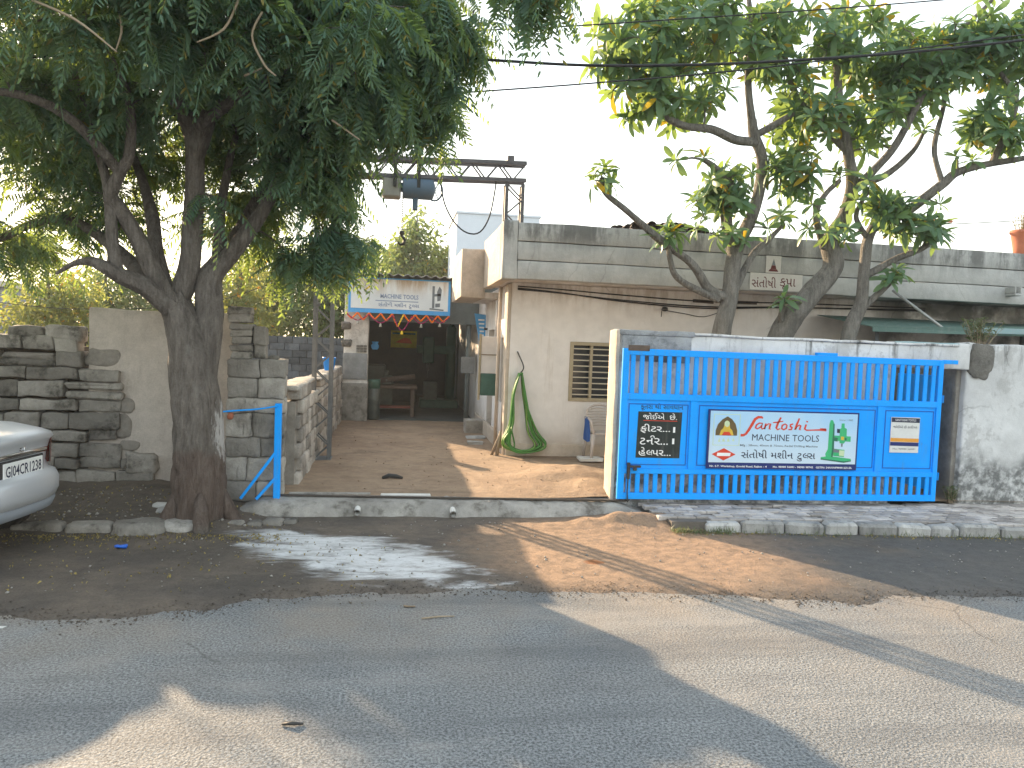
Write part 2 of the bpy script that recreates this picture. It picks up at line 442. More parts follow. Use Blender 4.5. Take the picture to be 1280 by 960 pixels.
def leaf(name, lo, hi, trans, tamt=.45, rough=.5, old=None):
    n = NT(name)
    isl = n.math('FRACT', n.math('ADD', n.island(), n.rand()))
    a = n.noise(1.1, 3)
    c = n.mix(n.ramp(n.math('ADD', n.math('MULTIPLY', isl, .6), n.math('MULTIPLY', a, .6)), .3, .9), lo, hi)
    tc = n.mix(isl, trans, tuple(t*.65 for t in trans))
    if old:
        o = n.ramp(isl, .965, .975)
        c = n.mix(o, c, old); tc = n.mix(o, tc, old)
    b = n.n('ShaderNodeBsdfPrincipled'); n.l(c, b.inputs['Base Color'])
    b.inputs['Roughness'].default_value = rough; b.inputs['Specular IOR Level'].default_value = .3
    t = n.n('ShaderNodeBsdfTranslucent'); n.l(tc, t.inputs['Color'])
    m = n.n('ShaderNodeMixShader'); m.inputs[0].default_value = tamt
    n.l(b.outputs[0], m.inputs[1]); n.l(t.outputs[0], m.inputs[2]); n.l(m.outputs[0], n.out.inputs[0])
    return n.m
MT['frond'] = leaf('feathery_leaf', (.078, .165, .135), (.125, .225, .175), (.32, .42, .07), .5, .5, (.24, .21, .05))
MT['frangi'] = leaf('frangipani_leaf', (.082, .17, .10), (.15, .25, .14), (.33, .46, .09), .42, .4, (.42, .30, .02))
MT['far_leaf'] = leaf('far_leaf', (.085, .14, .065), (.16, .215, .10), (.30, .38, .10), .5)
MT['far_leaf2'] = leaf('far_yellow_leaf', (.13, .175, .07), (.22, .25, .10), (.42, .44, .09), .5, .5, (.60, .30, .02))
MT['dry_leaf'] = leaf('dry_litter', (.20, .15, .04), (.38, .30, .09), (.3, .22, .05), .2)
MT['weed'] = leaf('wall_weed', (.09, .13, .06), (.20, .22, .12), (.2, .24, .08), .3)

# ------------------------------------------------------------------ mesh helpers
WL = {}                                        # world location of every Empty (things stand unrotated)
def reg(o, label=None, cat=None, group=None, kind=None):
    if label: o['label'] = label
    if cat: o['category'] = cat
    if group: o['group'] = group
    if kind: o['kind'] = kind
    return o
def thing(name, label, cat, loc, group=None):
    o = bpy.data.objects.new(name, None)
    o.empty_display_size = .2
    COL.objects.link(o); o.location = loc
    WL[o.name] = Vector(loc)
    return reg(o, label, cat, group)
def link(name, me, parent=None, loc=(0, 0, 0), rot=None, sc=None):
    o = bpy.data.objects.new(name, me); COL.objects.link(o)
    off = Vector((0, 0, 0))
    if parent is not None:
        o.parent = parent; off = WL.get(parent.name, Vector((0, 0, 0)))
    o.location = Vector(loc) - off
    WL[o.name] = Vector(loc)
    if rot is not None: o.rotation_euler = rot
    if sc is not None: o.scale = sc
    return o

class MB:
    """collects shapes in world coordinates; build() links them as ONE mesh object"""
    def __init__(s): s.v = []; s.f = []
    def add(s, vs, fs):
        k = len(s.v); s.v += [tuple(v) for v in vs]; s.f += [tuple(i+k for i in f) for f in fs]; return s
    def box(s, x0, x1, y0, y1, z0, z1):
        return s.add([(x0,y0,z0),(x1,y0,z0),(x1,y1,z0),(x0,y1,z0),(x0,y0,z1),(x1,y0,z1),(x1,y1,z1),(x0,y1,z1)],
                     [(0,3,2,1),(4,5,6,7),(0,1,5,4),(1,2,6,5),(2,3,7,6),(3,0,4,7)])
    def cbox(s, x0, x1, y0, y1, z0, z1, b=.01, jit=0.0, rnd=random):
        """chamfered box with jittered corners: 24 corners, 44 triangles"""
        lo = (x0, y0, z0); hi = (x1, y1, z1)
        vs = []; idx = {}
        for ix in (0, 1):
            for iy in (0, 1):
                for iz in (0, 1):
                    j = [rnd.uniform(-jit, jit) for _ in range(3)]
                    c = [(lo, hi)[k][a] + j[a] for a, k in enumerate((ix, iy, iz))]
                    sg = [1 if k == 0 else -1 for k in (ix, iy, iz)]
                    for ax in range(3):
                        p = [c[a] + (0 if a == ax else sg[a]*b) for a in range(3)]
                        idx[(ix, iy, iz, ax)] = len(vs); vs.append(p)
        fs = []
        I = idx
        def q(*k): fs.append(tuple(I[a] for a in k))
        # faces
        q((0,0,0,0),(0,0,1,0),(0,1,1,0),(0,1,0,0)); q((1,0,0,0),(1,1,0,0),(1,1,1,0),(1,0,1,0))
        q((0,0,0,1),(1,0,0,1),(1,0,1,1),(0,0,1,1)); q((0,1,0,1),(0,1,1,1),(1,1,1,1),(1,1,0,1))
        q((0,0,0,2),(0,1,0,2),(1,1,0,2),(1,0,0,2)); q((0,0,1,2),(1,0,1,2),(1,1,1,2),(0,1,1,2))
        # edges
        for a in (0, 1):
            for b_ in (0, 1):
                q((0,a,b_,1),(1,a,b_,1),(1,a,b_,2),(0,a,b_,2))
                q((a,0,b_,0),(a,1,b_,0),(a,1,b_,2),(a,0,b_,2))
                q((a,b_,0,0),(a,b_,1,0),(a,b_,1,1),(a,b_,0,1))
        for ix in (0, 1):
            for iy in (0, 1):
                for iz in (0, 1): q((ix,iy,iz,0),(ix,iy,iz,1),(ix,iy,iz,2))
        return s.add(vs, fs)
    def bar(s, p, q, w, h=None, up=(0, 0, 1)):
        p, q = Vector(p), Vector(q); d = (q-p).normalized(); up = Vector(up)
        if abs(d.dot(up)) > .98: up = Vector((0, 1, 0))
        a = d.cross(up).normalized()*(w/2); b = d.cross(a).normalized()*((h or w)/2)
        vs = [p-a-b, p+a-b, p+a+b, p-a+b, q-a-b, q+a-b, q+a+b, q-a+b]
        return s.add(vs, [(0,3,2,1),(4,5,6,7),(0,1,5,4),(1,2,6,5),(2,3,7,6),(3,0,4,7)])
    def tube(s, pts, rad, n=10, cap=True, wob=0.0, ridge=0.0):
        pts = [Vector(p) for p in pts]
        if not hasattr(rad, '__len__'): rad = [rad]*len(pts)
        k0 = len(s.v); m = len(pts)
        t0 = (pts[1]-pts[0]).normalized()
        a = t0.orthogonal().normalized()
        for i, p in enumerate(pts):
            t = (pts[min(i+1, m-1)] - pts[max(i-1, 0)]).normalized()
            a = (a - t*a.dot(t)).normalized(); b = t.cross(a)
            for j in range(n):
                th = 2*math.pi*j/n
                rr = rad[i]
                if wob: rr *= 1 + wob*noise.noise(Vector((p.x*3+math.cos(th)*1.3, p.y*3+math.sin(th)*1.3, p.z*2.2)))
                if ridge:
                    q = Vector((math.cos(th)*3.4+p.x, math.sin(th)*3.4+p.y, p.z*1.5))
                    g_ = noise.noise(q)+.5*noise.noise(q*2.1)
                    rr *= 1-ridge*max(0, 1-abs(g_)*4.5)+.5*ridge*noise.noise(Vector((math.cos(th)*7, math.sin(th)*7, p.z*6)))
                s.v.append(tuple(p + a*math.cos(th)*rr + b*math.sin(th)*rr))
        for i in range(m-1):
            for j in range(n):
                s.f.append((k0+i*n+j, k0+i*n+(j+1) % n, k0+(i+1)*n+(j+1) % n, k0+(i+1)*n+j))
        if cap:
            s.f.append(tuple(k0+j for j in reversed(range(n)))); s.f.append(tuple(k0+(m-1)*n+j for j in range(n)))
        return s
    def lathe(s, c, prof, n=20, axis='Z'):
        k0 = len(s.v); c = Vector(c)
        for r, h in prof:
            for j in range(n):
                th = 2*math.pi*j/n; x, y = r*math.cos(th), r*math.sin(th)
                d = {'Z': (x, y, h), 'X': (h, x, y), 'Y': (x, h, y)}[axis]
                s.v.append(tuple(c+Vector(d)))
        for i in range(len(prof)-1):
            for j in range(n): s.f.append((k0+i*n+j, k0+i*n+(j+1) % n, k0+(i+1)*n+(j+1) % n, k0+(i+1)*n+j))
        s.f.append(tuple(k0+j for j in reversed(range(n)))); s.f.append(tuple(k0+(len(prof)-1)*n+j for j in range(n)))
        return s
    def prism(s, poly, y0, y1):
        """poly in (x, z), extruded along y"""
        k = len(poly)
        vs = [(x, y0, z) for x, z in poly] + [(x, y1, z) for x, z in poly]
        return s.add(vs, [tuple(range(k)), tuple(range(2*k-1, k-1, -1))] + [(i, i+k, (i+1) % k+k, (i+1) % k) for i in range(k)])
    def grid(s, xs, ys, fz):
        k = len(s.v); nx = len(xs)
        for y in ys:
            for x in xs: s.v.append((x, y, fz(x, y)))
        for j in range(len(ys)-1):
            for i in range(nx-1):
                a = k+j*nx+i; s.f.append((a, a+1, a+1+nx, a+nx))
        return s
    def wall(s, x0, x1, y0, y1, z0, z1, res=.12, amp=.008, rnd=.015, freq=2.5, topamp=0.0):
        """a wall block with subdivided, slightly uneven faces and softened edges"""
        def axis(a, b):
            n = max(2, int(round((b-a)/res)))
            g = [a+(b-a)*i/n for i in range(n+1)]
            return g[:1] + [a+min(rnd, (b-a)*.2)] + g[1:-1] + [b-min(rnd, (b-a)*.2)] + g[-1:]
        X, Y, Zs = axis(x0, x1), axis(y0, y1), axis(z0, z1)
        bm = {}
        def vert(x, y, z):
            key = (round(x, 4), round(y, 4), round(z, 4))
            if key in bm: return bm[key]
            ex = (x in (x0, x1)) + (y in (y0, y1)) + (z in (z0, z1))
            p = Vector((x, y, z))
            o = Vector((noise.noise(p*freq), noise.noise(p*freq+Vector((9, 3, 1))), noise.noise(p*freq+Vector((2, 7, 5)))))*amp
            o += Vector((noise.noise(p*freq*4), noise.noise(p*freq*4+Vector((9, 3, 1))), noise.noise(p*freq*4+Vector((2, 7, 5)))))*amp*.5
            if ex >= 2:
                o += Vector((rnd*.35*((x == x0)-(x == x1)), rnd*.35*((y == y0)-(y == y1)), rnd*.35*((z == z0)-(z == z1))))
            if topamp and z > z1-.05: o.z += topamp*noise.noise(Vector((x*1.7, y, 3.1)))
            s.v.append(tuple(p+o)); bm[key] = len(s.v)-1
            return bm[key]
        def sheet(A, B, f, flip):
            for i in range(len(A)-1):
                for j in range(len(B)-1):
                    q = [f(A[i], B[j]), f(A[i+1], B[j]), f(A[i+1], B[j+1]), f(A[i], B[j+1])]
                    q = [vert(*c) for c in q]
                    s.f.append(tuple(reversed(q)) if flip else tuple(q))
        sheet(X, Zs, lambda a, b: (a, y0, b), False); sheet(X, Zs, lambda a, b: (a, y1, b), True)
        sheet(Y, Zs, lambda a, b: (x0, a, b), True); sheet(Y, Zs, lambda a, b: (x1, a, b), False)
        sheet(X, Y, lambda a, b: (a, b, z1), False); sheet(X, Y, lambda a, b: (a, b, z0), True)
        return s
    def build(s, name, mat, parent=None, smooth=False, fix=True):
        off = WL.get(parent.name, Vector((0, 0, 0))) if parent is not None else Vector((0, 0, 0))
        me = bpy.data.meshes.new(name)
        me.from_pydata([(a-off.x, b-off.y, c-off.z) for a, b, c in s.v], [], s.f)
        if fix:
            bm = bmesh.new(); bm.from_mesh(me); bmesh.ops.recalc_face_normals(bm, faces=bm.faces); bm.to_mesh(me); bm.free()
        me.materials.append(MT[mat] if isinstance(mat, str) else mat)
        if smooth: me.polygons.foreach_set('use_smooth', [True]*len(me.polygons))
        o = bpy.data.objects.new(name, me); COL.objects.link(o)
        if parent is not None: o.parent = parent
        WL[o.name] = off.copy()
        return o

def bx(x0, x1, y0, y1, z0, z1, b=0.0, jit=0.0):
    return MB().cbox(x0, x1, y0, y1, z0, z1, b, jit) if b else MB().box(x0, x1, y0, y1, z0, z1)
def catmull(pts, rad, sub=4):
    P = [Vector(p) for p in pts]; out = []; ro = []
    for i in range(len(P)-1):
        a, b, c, d = P[max(i-1, 0)], P[i], P[i+1], P[min(i+2, len(P)-1)]
        for k in range(sub):
            t = k/sub
            out.append(.5*((2*b)+(c-a)*t+(2*a-5*b+4*c-d)*t*t+(3*b-3*c+d-a)*t**3)); ro.append(rad[i]*(1-t)+rad[i+1]*t)
    out.append(P[-1]); ro.append(rad[-1])
    return out, ro

def text_geo(body, half=False, bold=0.0):
    c = bpy.data.curves.new('lettering', 'FONT'); c.body = body; c.size = 1; c.resolution_u = 2; c.extrude = .0; c.offset = bold
    o = bpy.data.objects.new('lettering', c); COL.objects.link(o)
    me = bpy.data.meshes.new_from_object(o.evaluated_get(bpy.context.evaluated_depsgraph_get()))
    bpy.data.objects.remove(o); bpy.data.curves.remove(c)
    if half:                                   # half form: the consonant without its stem
        bm = bmesh.new(); bm.from_mesh(me); xm = max(v.co.x for v in bm.verts)
        bmesh.ops.bisect_plane(bm, geom=bm.verts[:]+bm.edges[:]+bm.faces[:], plane_co=(xm-.13, 0, 0), plane_no=(1, 0, 0), clear_outer=True)
        bm.to_mesh(me); bm.free()
    v = [(p.co.x, p.co.y) for p in me.vertices]; f = [tuple(q.vertices) for q in me.polygons]
    bpy.data.meshes.remove(me)
    return v, f
def lettering(tokens, x, z, w, h, y, mat, parent, name='lettering', slant=0.0, bold=0.0):
    """a line of writing on an upright face at depth y, fitted to w x h from its lower left corner (x, z); one mesh a word"""
    if isinstance(tokens, str):
        tokens = [p for q in tokens.split(' ') for p in (q, ' ')][:-1]
    V = []; F = []; cx = 0.0; word = 0
    for t in tokens:
        hf = t.startswith('~'); rp = t.startswith('^')
        if t.strip() == '': cx += .28; word += 1; continue
        if rp:                                  # the hooked r above the line
            k = len(V); n = 9
            for i in range(n):
                th = math.pi*(1.05-1.25*i/(n-1))
                for rr in (.10, .17): V.append((cx-.16+rr*math.cos(th), .68+rr*math.sin(th)))
            F += [(word, (k+2*i, k+2*i+1, k+2*i+3, k+2*i+2)) for i in range(n-1)]
            continue
        v, f = text_geo(t.lstrip('~'), hf, bold)
        x0 = min(a for a, b in v); x1 = max(a for a, b in v)
        k = len(V); V += [(a-x0+cx, b) for a, b in v]; F += [(word, tuple(i+k for i in q)) for q in f]
        cx += x1-x0+(.0 if hf else .07)
    X0 = min(a for a, b in V); X1 = max(a for a, b in V); Z0 = min(b for a, b in V); Z1 = max(b for a, b in V)
    sx = w/(X1-X0); sz = h/(Z1-Z0)
    for wd in range(word+1):
        fs = [q for k, q in F if k == wd]
        if not fs: continue
        used = sorted({i for q in fs for i in q}); ix = {o: n for n, o in enumerate(used)}
        m = MB(); m.add([(x+(V[i][0]-X0)*sx, y, z+(V[i][1]-Z0)*sz) for i in used], [tuple(ix[i] for i in q) for q in fs])
        m.build(name, mat, parent, fix=False)
def flat(poly, y, mat, parent, name):
    return MB().prism(poly, y, y+.0015).build(name, mat, parent)
def ell(cx, cz, rx, rz, n=16, a0=0, a1=360):
    return [(cx+rx*math.cos(R(a0+(a1-a0)*i/n)), cz+rz*math.sin(R(a0+(a1-a0)*i/n))) for i in range(n if a1-a0 == 360 else n+1)]
def smooth_noise(x, y=0.0, z=0.0): return noise.noise(Vector((x, y, z)))

# ================================================================== the setting
reg(MB().add([(-600,-600,-.06),(600,-600,-.06),(600,600,-.06),(-600,600,-.06)], [(0,1,2,3)]).build('ground', 'joint'), kind='structure')
reg(MB().grid([-60+4*i for i in range(31)], [-40, -20, -8, 0, 3, 6.5], lambda x, y: 0.0).build('road', 'asphalt'), kind='structure')

EDGE = [(-9, 5.7), (-2.57, 5.56), (-2.02, 5.42), (-1.28, 5.55), (-.9, 5.86), (.73, 5.95), (1.6, 5.86), (2.63, 5.74), (3.2, 5.62), (3.64, 5.52), (4.21, 5.70), (5.23, 5.60), (12, 5.55)]
def edge(x):
    for (a, ya), (b, yb) in zip(EDGE, EDGE[1:]):
        if a <= x <= b:
            t = (x-a)/(b-a); t = t*t*(3-2*t); return ya+(yb-ya)*t
    return 5.6
def verge_z(x, y):
    d = y-edge(x)-.10*smooth_noise(x*2.6, y*.6, 1.3)-.035*smooth_noise(x*11, y*4, 2)-.03*smooth_noise(x*27, y*9, 6)
    z = max(-.05, min(.016, d*.07+.002))
    z += (.007*smooth_noise(x*2.2, y*2.6, 5)+.004*smooth_noise(x*9, y*9, 8))*min(1, max(0, d*2))
    z += .11*math.exp(-((x-2.75)/.62)**2-((y-8.12)/.30)**2)*(1+.5*smooth_noise(x*5, y*5, 3))       # washed soil heaped at the pavement's end
    if x < -1.2:                                                                                    # bank of earth up to the stone wall
        k = min(1, max(0, (-1.3-x)/.5)); e = min(1, max(0, (y-7.62)/.32)); e = e*e*(3-2*e)
        z += k*e*(.085+.04*smooth_noise(x*1.6, y*2.2, 4)+.025*smooth_noise(x*6, y*7, 2))+k*max(0, y-8.3)*.06
    return z
nx, ny = 520, 100
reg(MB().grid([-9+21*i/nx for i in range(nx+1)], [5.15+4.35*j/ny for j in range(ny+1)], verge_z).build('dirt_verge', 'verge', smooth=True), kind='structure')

def yard_z(x, y):
    z = .165+.012*smooth_noise(x*1.1, y*1.1, 2)+.006*smooth_noise(x*5, y*5, 7)
    z += .15*math.exp(-((x-2.45)/.75)**2-((y-10.0)/.85)**2)*(1+.35*smooth_noise(x*3, y*3, 9))
    z += .05*math.exp(-((x-2.5)/.25)**2-((y-9.1)/.35)**2)*(1+.8*smooth_noise(x*7, y*7, 9))
    return z
reg(MB().grid([-1.45+12*i/120 for i in range(121)], [8.72+9.4*j/94 for j in range(95)], yard_z).build('driveway', 'yard', smooth=True), kind='structure')

# concrete lip at the mouth of the entrance
prof = [(8.36, -.03), (8.385, .03), (8.42, .085), (8.47, .125), (8.53, .15), (8.60, .158), (8.68, .160), (8.76, .166), (8.84, .165)]
lip = MB()
LX = [-1.62+4.55*i/110 for i in range(111)]
for x in LX:
    for k, (y, z) in enumerate(prof):
        e = min(1, (x+1.62)*4, (2.93-x)*3); e = max(0, e)
        lip.v.append((x, y+.045*smooth_noise(x*2.1, 1, k*.3)*(k < 6)+.014*smooth_noise(x*13, 4, k*.9), z*(.35+.65*e)+(.018*smooth_noise(x*3.0, k*.5, 2)+.010*smooth_noise(x*14, k, 3))*(0 < k < 6)))
n = len(prof)
for i in range(len(LX)-1):
    for k in range(n-1): lip.f.append((i*n+k, (i+1)*n+k, (i+1)*n+k+1, i*n+k+1))
reg(lip.build('driveway_lip', 'ledge', smooth=True), kind='structure')

# pavement with its pavers, and the kerb with its stones
pv = reg(MB().box(3.0, 11.5, 7.80, 8.95, -.04, .108).build('pavement', 'joint'), kind='structure')
WL[pv.name] = Vector((0, 0, 0))
pm = [MB().cbox(-.105, .105, -.055, .055, -.02, .024, .006, .004).build('paver', 'paver') for _ in range(5)]
pmesh = [o.data for o in pm]
for o in pm: bpy.data.objects.remove(o)
def kerb_y(x): return 7.70-.075*(x-3.4)
row = 0
y = 8.72
npv = 0
while y > 7.62:
    x = 3.02 + (row % 2)*.11 + random.uniform(-.01, .01)
    while x < 9.1:
        if y > kerb_y(x)+.20 and random.random() > .035 and not (x < 3.5 and y < 7.95 and random.random() < .5):
            zt = .108+.012*smooth_noise(x*1.4, y*1.6, 3)+random.uniform(-.004, .004)
            link('paver', pmesh[npv % 5], pv, (x, y, zt), (random.uniform(-.03, .03), random.uniform(-.03, .03), random.uniform(-.035, .035))); npv += 1
        x += .219
    y -= .118; row += 1
kb = thing('kerb', None, None, (3.4, 7.65, 0)); kb['kind'] = 'structure'
x = 3.36
while x < 10.5:
    L = random.uniform(.34, .50)
    a = kerb_y(x)+random.uniform(-.012, .012)
    m = MB(); m.cbox(-L/2+.008, L/2-.008, -.085, .085, -.10, .128+random.uniform(-.012, .010), .028, .014)
    o = m.build('kerbstone', 'kerb'); me = o.data; bpy.data.objects.remove(o)
    link('kerbstone', me, kb, (x+L/2, a+.085, 0), (random.uniform(-.05, .02), random.uniform(-.02, .02), -.075+random.uniform(-.03, .03)))
    x += L
# the broken kerb under the tree on the other side
kb2 = thing('broken_kerb', None, None, (-3, 7.7, 0)); kb2['kind'] = 'structure'
for x, L, h, dy in ((-3.26, .46, .12, .03), (-2.80, .40, .13, 0), (-1.52, .16, .10, .20), (-1.34, .15, .09, .24), (-1.17, .2, .10, .30), (-1.0, .13, .08, .36)):
    m = MB(); m.wall(-L/2+.004, L/2-.004, -.08, .09, -.12, h, .06, .022, .03, 6+x)
    o = m.build('kerbstone', 'stone', None, True); me = o.data; bpy.data.objects.remove(o)
    link('kerbstone', me, kb2, (x, 7.74+dy, -.035), (random.uniform(-.1, .05), random.uniform(-.06, .06), random.uniform(-.1, .1)))

def boulder(name, loc, size, mat, label, cat, group=None, seed=0, parent=None, sub=3):
    bm = bmesh.new(); bmesh.ops.create_icosphere(bm, subdivisions=sub, radius=1)
    for v in bm.verts:
        p = v.co.copy(); d = 1+.22*noise.noise(p*1.4+Vector((seed, 0, 0)))+.08*noise.noise(p*4+Vector((0, seed, 0)))
        q = Vector([math.copysign(abs(c)**.72, c) for c in p])*d
        v.co = Vector((q.x*size[0], q.y*size[1], q.z*size[2]))
    me = bpy.data.meshes.new(name); bm.to_mesh(me); bm.free(); me.materials.append(MT[mat])
    me.polygons.foreach_set('use_smooth', [True]*len(me.polygons))
    o = link(name, me, parent, loc)
    return reg(o, label, cat, group)
boulder('flat_rock', (-2.36, 7.76, .02), (.27, .20, .105), 'pier', 'large pale broken concrete slab at the road edge left of the tree', 'rock', 'rocks at the foot of the tree', 3)
boulder('flat_rock', (-2.02, 7.84, .02), (.20, .17, .09), 'ledge', 'brown broken slab wedged between the pale slab and the tree', 'rock', 'rocks at the foot of the tree', 8)
for i, (x, y, s_, l) in enumerate(((-2.34, 8.42, .10, 'small flat stone on the bank, farthest of three beside the trunk'), (-2.22, 8.22, .12, 'flat stone on the bank, middle of three beside the trunk'), (-2.12, 8.04, .10, 'flat stone on the bank, nearest of three beside the trunk'))):
    boulder('flat_stone', (x, y, verge_z(x, y)), (s_*1.2, s_*.7, .04), 'kerb', l, 'stone', 'flat stones on the bank', 20+i, None, 2)

# gate rail, tiles and drain pipes on the lip
t = thing('gate_rail', 'dark steel sliding gate rail set across the driveway entrance', 'rail', (-1.2, 8.66, .16))
MB().bar((-1.22, 8.735, .178), (2.72, 8.56, .178), .035, .016).build('rail_bar', 'rail_dark', t)
MB().bar((-1.22, 8.76, .170), (2.72, 8.585, .170), .075, .008).build('base_strip', 'rail_dark', t)
for x0, x1, l in ((-1.12, -.22, 'dirty pale tile strip beside the rail near the blue post'), (-.10, .46, 'clean white tile strip beside the rail in mid driveway')):
    y0 = 8.80-.0444*(x0+1.22)
    o = MB().cbox(x0, x1, y0+.02, y0+.085, .155, .187, .004, .004).build('tile_strip', 'white_tile' if x0 > -.5 else 'ledge')
    reg(o, l, 'tile', 'tile strips along the gate rail')
for p, l in (((-0.341,8.430,0.084), 'white drain pipe end in the concrete lip nearer the tree'), ((0.694,8.410,0.076), 'white drain pipe end in the concrete lip nearer the blue gate')):
    t = thing('drain_pipe', l, 'pipe', p, 'drain pipes in the concrete lip')
    c = Vector(p)
    m = MB(); a = c+Vector((0, -.09, -.012)); b = c+Vector((0, .2, .02))
    m.tube([a, b], .034, 14, False).tube([a, b], .026, 14, False); m.build('pipe_wall', 'white_tile', t, True, False)
    MB().lathe(c+Vector((0, .02, 0)), [(.001, 0), (.027, 0), (.027, .01), (.001, .01)], 14, 'Y').build('pipe_bore', 'rubber', t)

# ================================================================== left walls
# dry stone wall, stone by stone
sw = thing('stone_wall', 'old dry laid grey stone wall behind the silver car', 'wall', (-4, 9.6, .1))
MB().box(-9, -4.7, 9.66, 9.9, 0, 1.94).box(-4.7, -3.62, 9.66, 9.9, 0, 1.72).box(-3.62, -3.16, 9.66, 9.9, 0, 1.44).box(-3.16, -2.92, 9.66, 9.9, 0, .40).build('rubble_core', 'stone_core', sw)
z = .10
ci = 0
while z < 1.93:
    h = min(random.choice((.13, .15, .17, .19, .21)), max(.1, 2.02-z))
    x = -9.0+random.uniform(0, .3)
    while True:
        L = random.uniform(.24, .62) if x > -5.2 else random.uniform(.5, .8)
        lim = -3.14 if z+h < 1.50 else -3.55 if z < 1.76 else -4.6  # top courses stay out of view, raised to lengthen the shadow on the road
        if z < .42: lim = -2.90
        if z < .22: lim = -2.78
        if x > lim-.12: break
        if x+L > lim-.1: L = lim-x+random.uniform(-.05, .05)
        if L < .1: break
        hh = h*random.uniform(.90, 1.0)
        m = MB()
        y0 = 9.50+random.uniform(-.035, .03)
        if L > .42 and random.random() < .10:
            m.cbox(x+.008, x+L-.008, y0, 9.74, z+.006, z+hh*.48, .022, .016); m.build('stone', 'stone', sw)
            m = MB(); m.cbox(x+.012, x+L-.02, y0+.02, 9.74, z+hh*.52, z+hh-.004, .02, .016); m.build('stone', 'stone', sw)
        else:
            dz = random.uniform(-.012, .012); m.wall(x+.007, x+L-.007, y0, 9.74, z+.006, z+hh-.004, .085, .022, .014, 5.5)
            m.v = [(a, b, c+dz*(a-x)/L*2) for a, b, c in m.v]; m.build('stone', 'stone', sw, True)
        x += L
    z += h

for x0, x1, zz in ((-4.35, -3.98, 1.80), (-3.96, -3.58, 1.82)):
    MB().wall(x0, x1, 9.52, 9.8, zz-.05, zz+.14, .1, .02, .03, 4.2).build('stone', 'stone', sw, True)
# plastered panel with its broken edge, standing in the stone wall
pp = thing('plaster_wall', 'tall smooth grey plastered wall panel behind the big tree', 'wall', (-2.7, 9.5, .1))
MB().wall(-3.50, -1.86, 9.57, 9.70, 0, 2.18, .14, .008, .012, 2.2, .02).build('plaster_face', 'panel', pp, True)
# cement smeared from the panel over the neighbouring stones
for i, (x, z, a, c) in enumerate(((-3.34, 1.60, .20, .12), (-3.10, 1.05, .12, .10), (-3.12, .80, .10, .16), (-3.05, .58, .12, .07))):
    boulder('cement_smear', (x, 9.585, z), (a, .035, c), 'mortar', None, None, None, 40+i, pp)
MB().wall(-3.06, -2.72, 9.46, 9.64, .26, .50, .07, .03, .04, 5).build('corner_stone', 'stone', pp, True)
o = MB().wall(-2.75, -2.35, 9.52, 9.68, 2.17, 2.20, .05, .008, .01, 6).build('yellow_rag', 'yellow_poster', None, True)
reg(o, 'bright yellow sheet lying on top of the plaster panel', 'sheet')

# squared stone pier by the blue post, course by course
pr = thing('stone_pier', 'squared grey stone pier beside the blue gate post', 'wall', (-1.5, 8.9, .1))
MB().box(-1.79, -1.26, 8.80, 9.38, 0, 1.62).build('pier_core', 'mortar', pr)
z = .10
for h, cuts in ((.22, (.0, .55, 1)), (.27, (0, .38, 1)), (.22, (0, .6, 1)), (.26, (0, .45, 1)), (.17, (0, 1)), (.23, (0, .52, 1)), (.20, (0, .56, 1))):
    for a, b in zip(cuts, cuts[1:]):
        x0 = -1.80+.62*a; x1 = -1.80+.62*b
        y0 = 8.75+random.uniform(-.012, .02)
        MB().wall(x0+.003, x1-.003, y0, y0+.20, z+.002, z+h-.002, .06, .022, .020, 6).build('stone', 'pier', pr, True)
    MB().wall(-1.36, -1.235, 8.96, 9.40, z+.002, z+h-.002, .06, .020, .02, 6).build('stone', 'pier', pr, True)
    z += h
zt = z
# loose stack of stones on the pier
st = thing('stone_stack', 'loose stack of stones piled on the squared pier', 'stones', (-1.7, 9.2, zt))
zz = zt
for i, (x0, x1, h) in enumerate(((-1.82, -1.57, .075), (-1.83, -1.58, .08), (-1.82, -1.59, .085), (-1.82, -1.59, .085), (-1.85, -1.60, .07), (-1.86, -1.61, .10), (-1.87, -1.62, .09))):
    MB().cbox(x0+random.uniform(-.02, .01), x1+random.uniform(-.02, .01), 9.06+random.uniform(-.02, .02), 9.34, zz, zz+h-.003, .012, .012).build('stone', 'stone', st); zz += h
MB().cbox(-1.575, -1.455, 9.10, 9.34, zt, zt+.15, .012, .01).build('stone', 'stone', st)
MB().cbox(-1.58, -1.45, 9.08, 9.33, zt+.153, zt+.36, .012, .01).build('stone', 'pier', st)
o = boulder('loose_stone', (-1.34, 9.0, zt+.02), (.06, .05, .03), 'pier', 'small loose pebble on top of the squared pier', 'stone', None, 4, None, 2)

# low block wall running back along the driveway
lw = thing('low_block_wall', 'low weathered block wall along the left side of the driveway', 'wall', (-1.1, 12.5, .1))
MB().box(-1.36, -1.14, 9.40, 16.8, 0, 1.16).build('wall_core', 'mortar', lw)
bmesh_set = []
for k in range(6):
    m = MB(); m.wall(-.09, .09, -.185, .185, -.084, .084, .062, .014, .018, 6+k)
    o = m.build('block', 'block', None, True); bmesh_set.append(o.data); bpy.data.objects.remove(o)
for c in range(7):
    z = .20+.176*c
    y = 9.42+(.19 if c % 2 else 0)
    while y < 16.7:
        top = c == 6
        if not (top and (y > 10.2 and y < 11.6 or random.random() < .15)):
            x = -1.17+random.uniform(-.012, .014)
            link('block', random.choice(bmesh_set), lw, (x, y+.19, z), (random.uniform(-.03, .03), random.uniform(-.03, .03), random.uniform(-.03, .03)), (1, random.uniform(.93, 1.01), random.uniform(.94, 1.02)))
        y += .385
m = MB().wall(-1.38, -1.10, 9.38, 11.3, 1.30, 1.36, .1, .03, .03, 3); m.build('coping', 'block', lw, True)
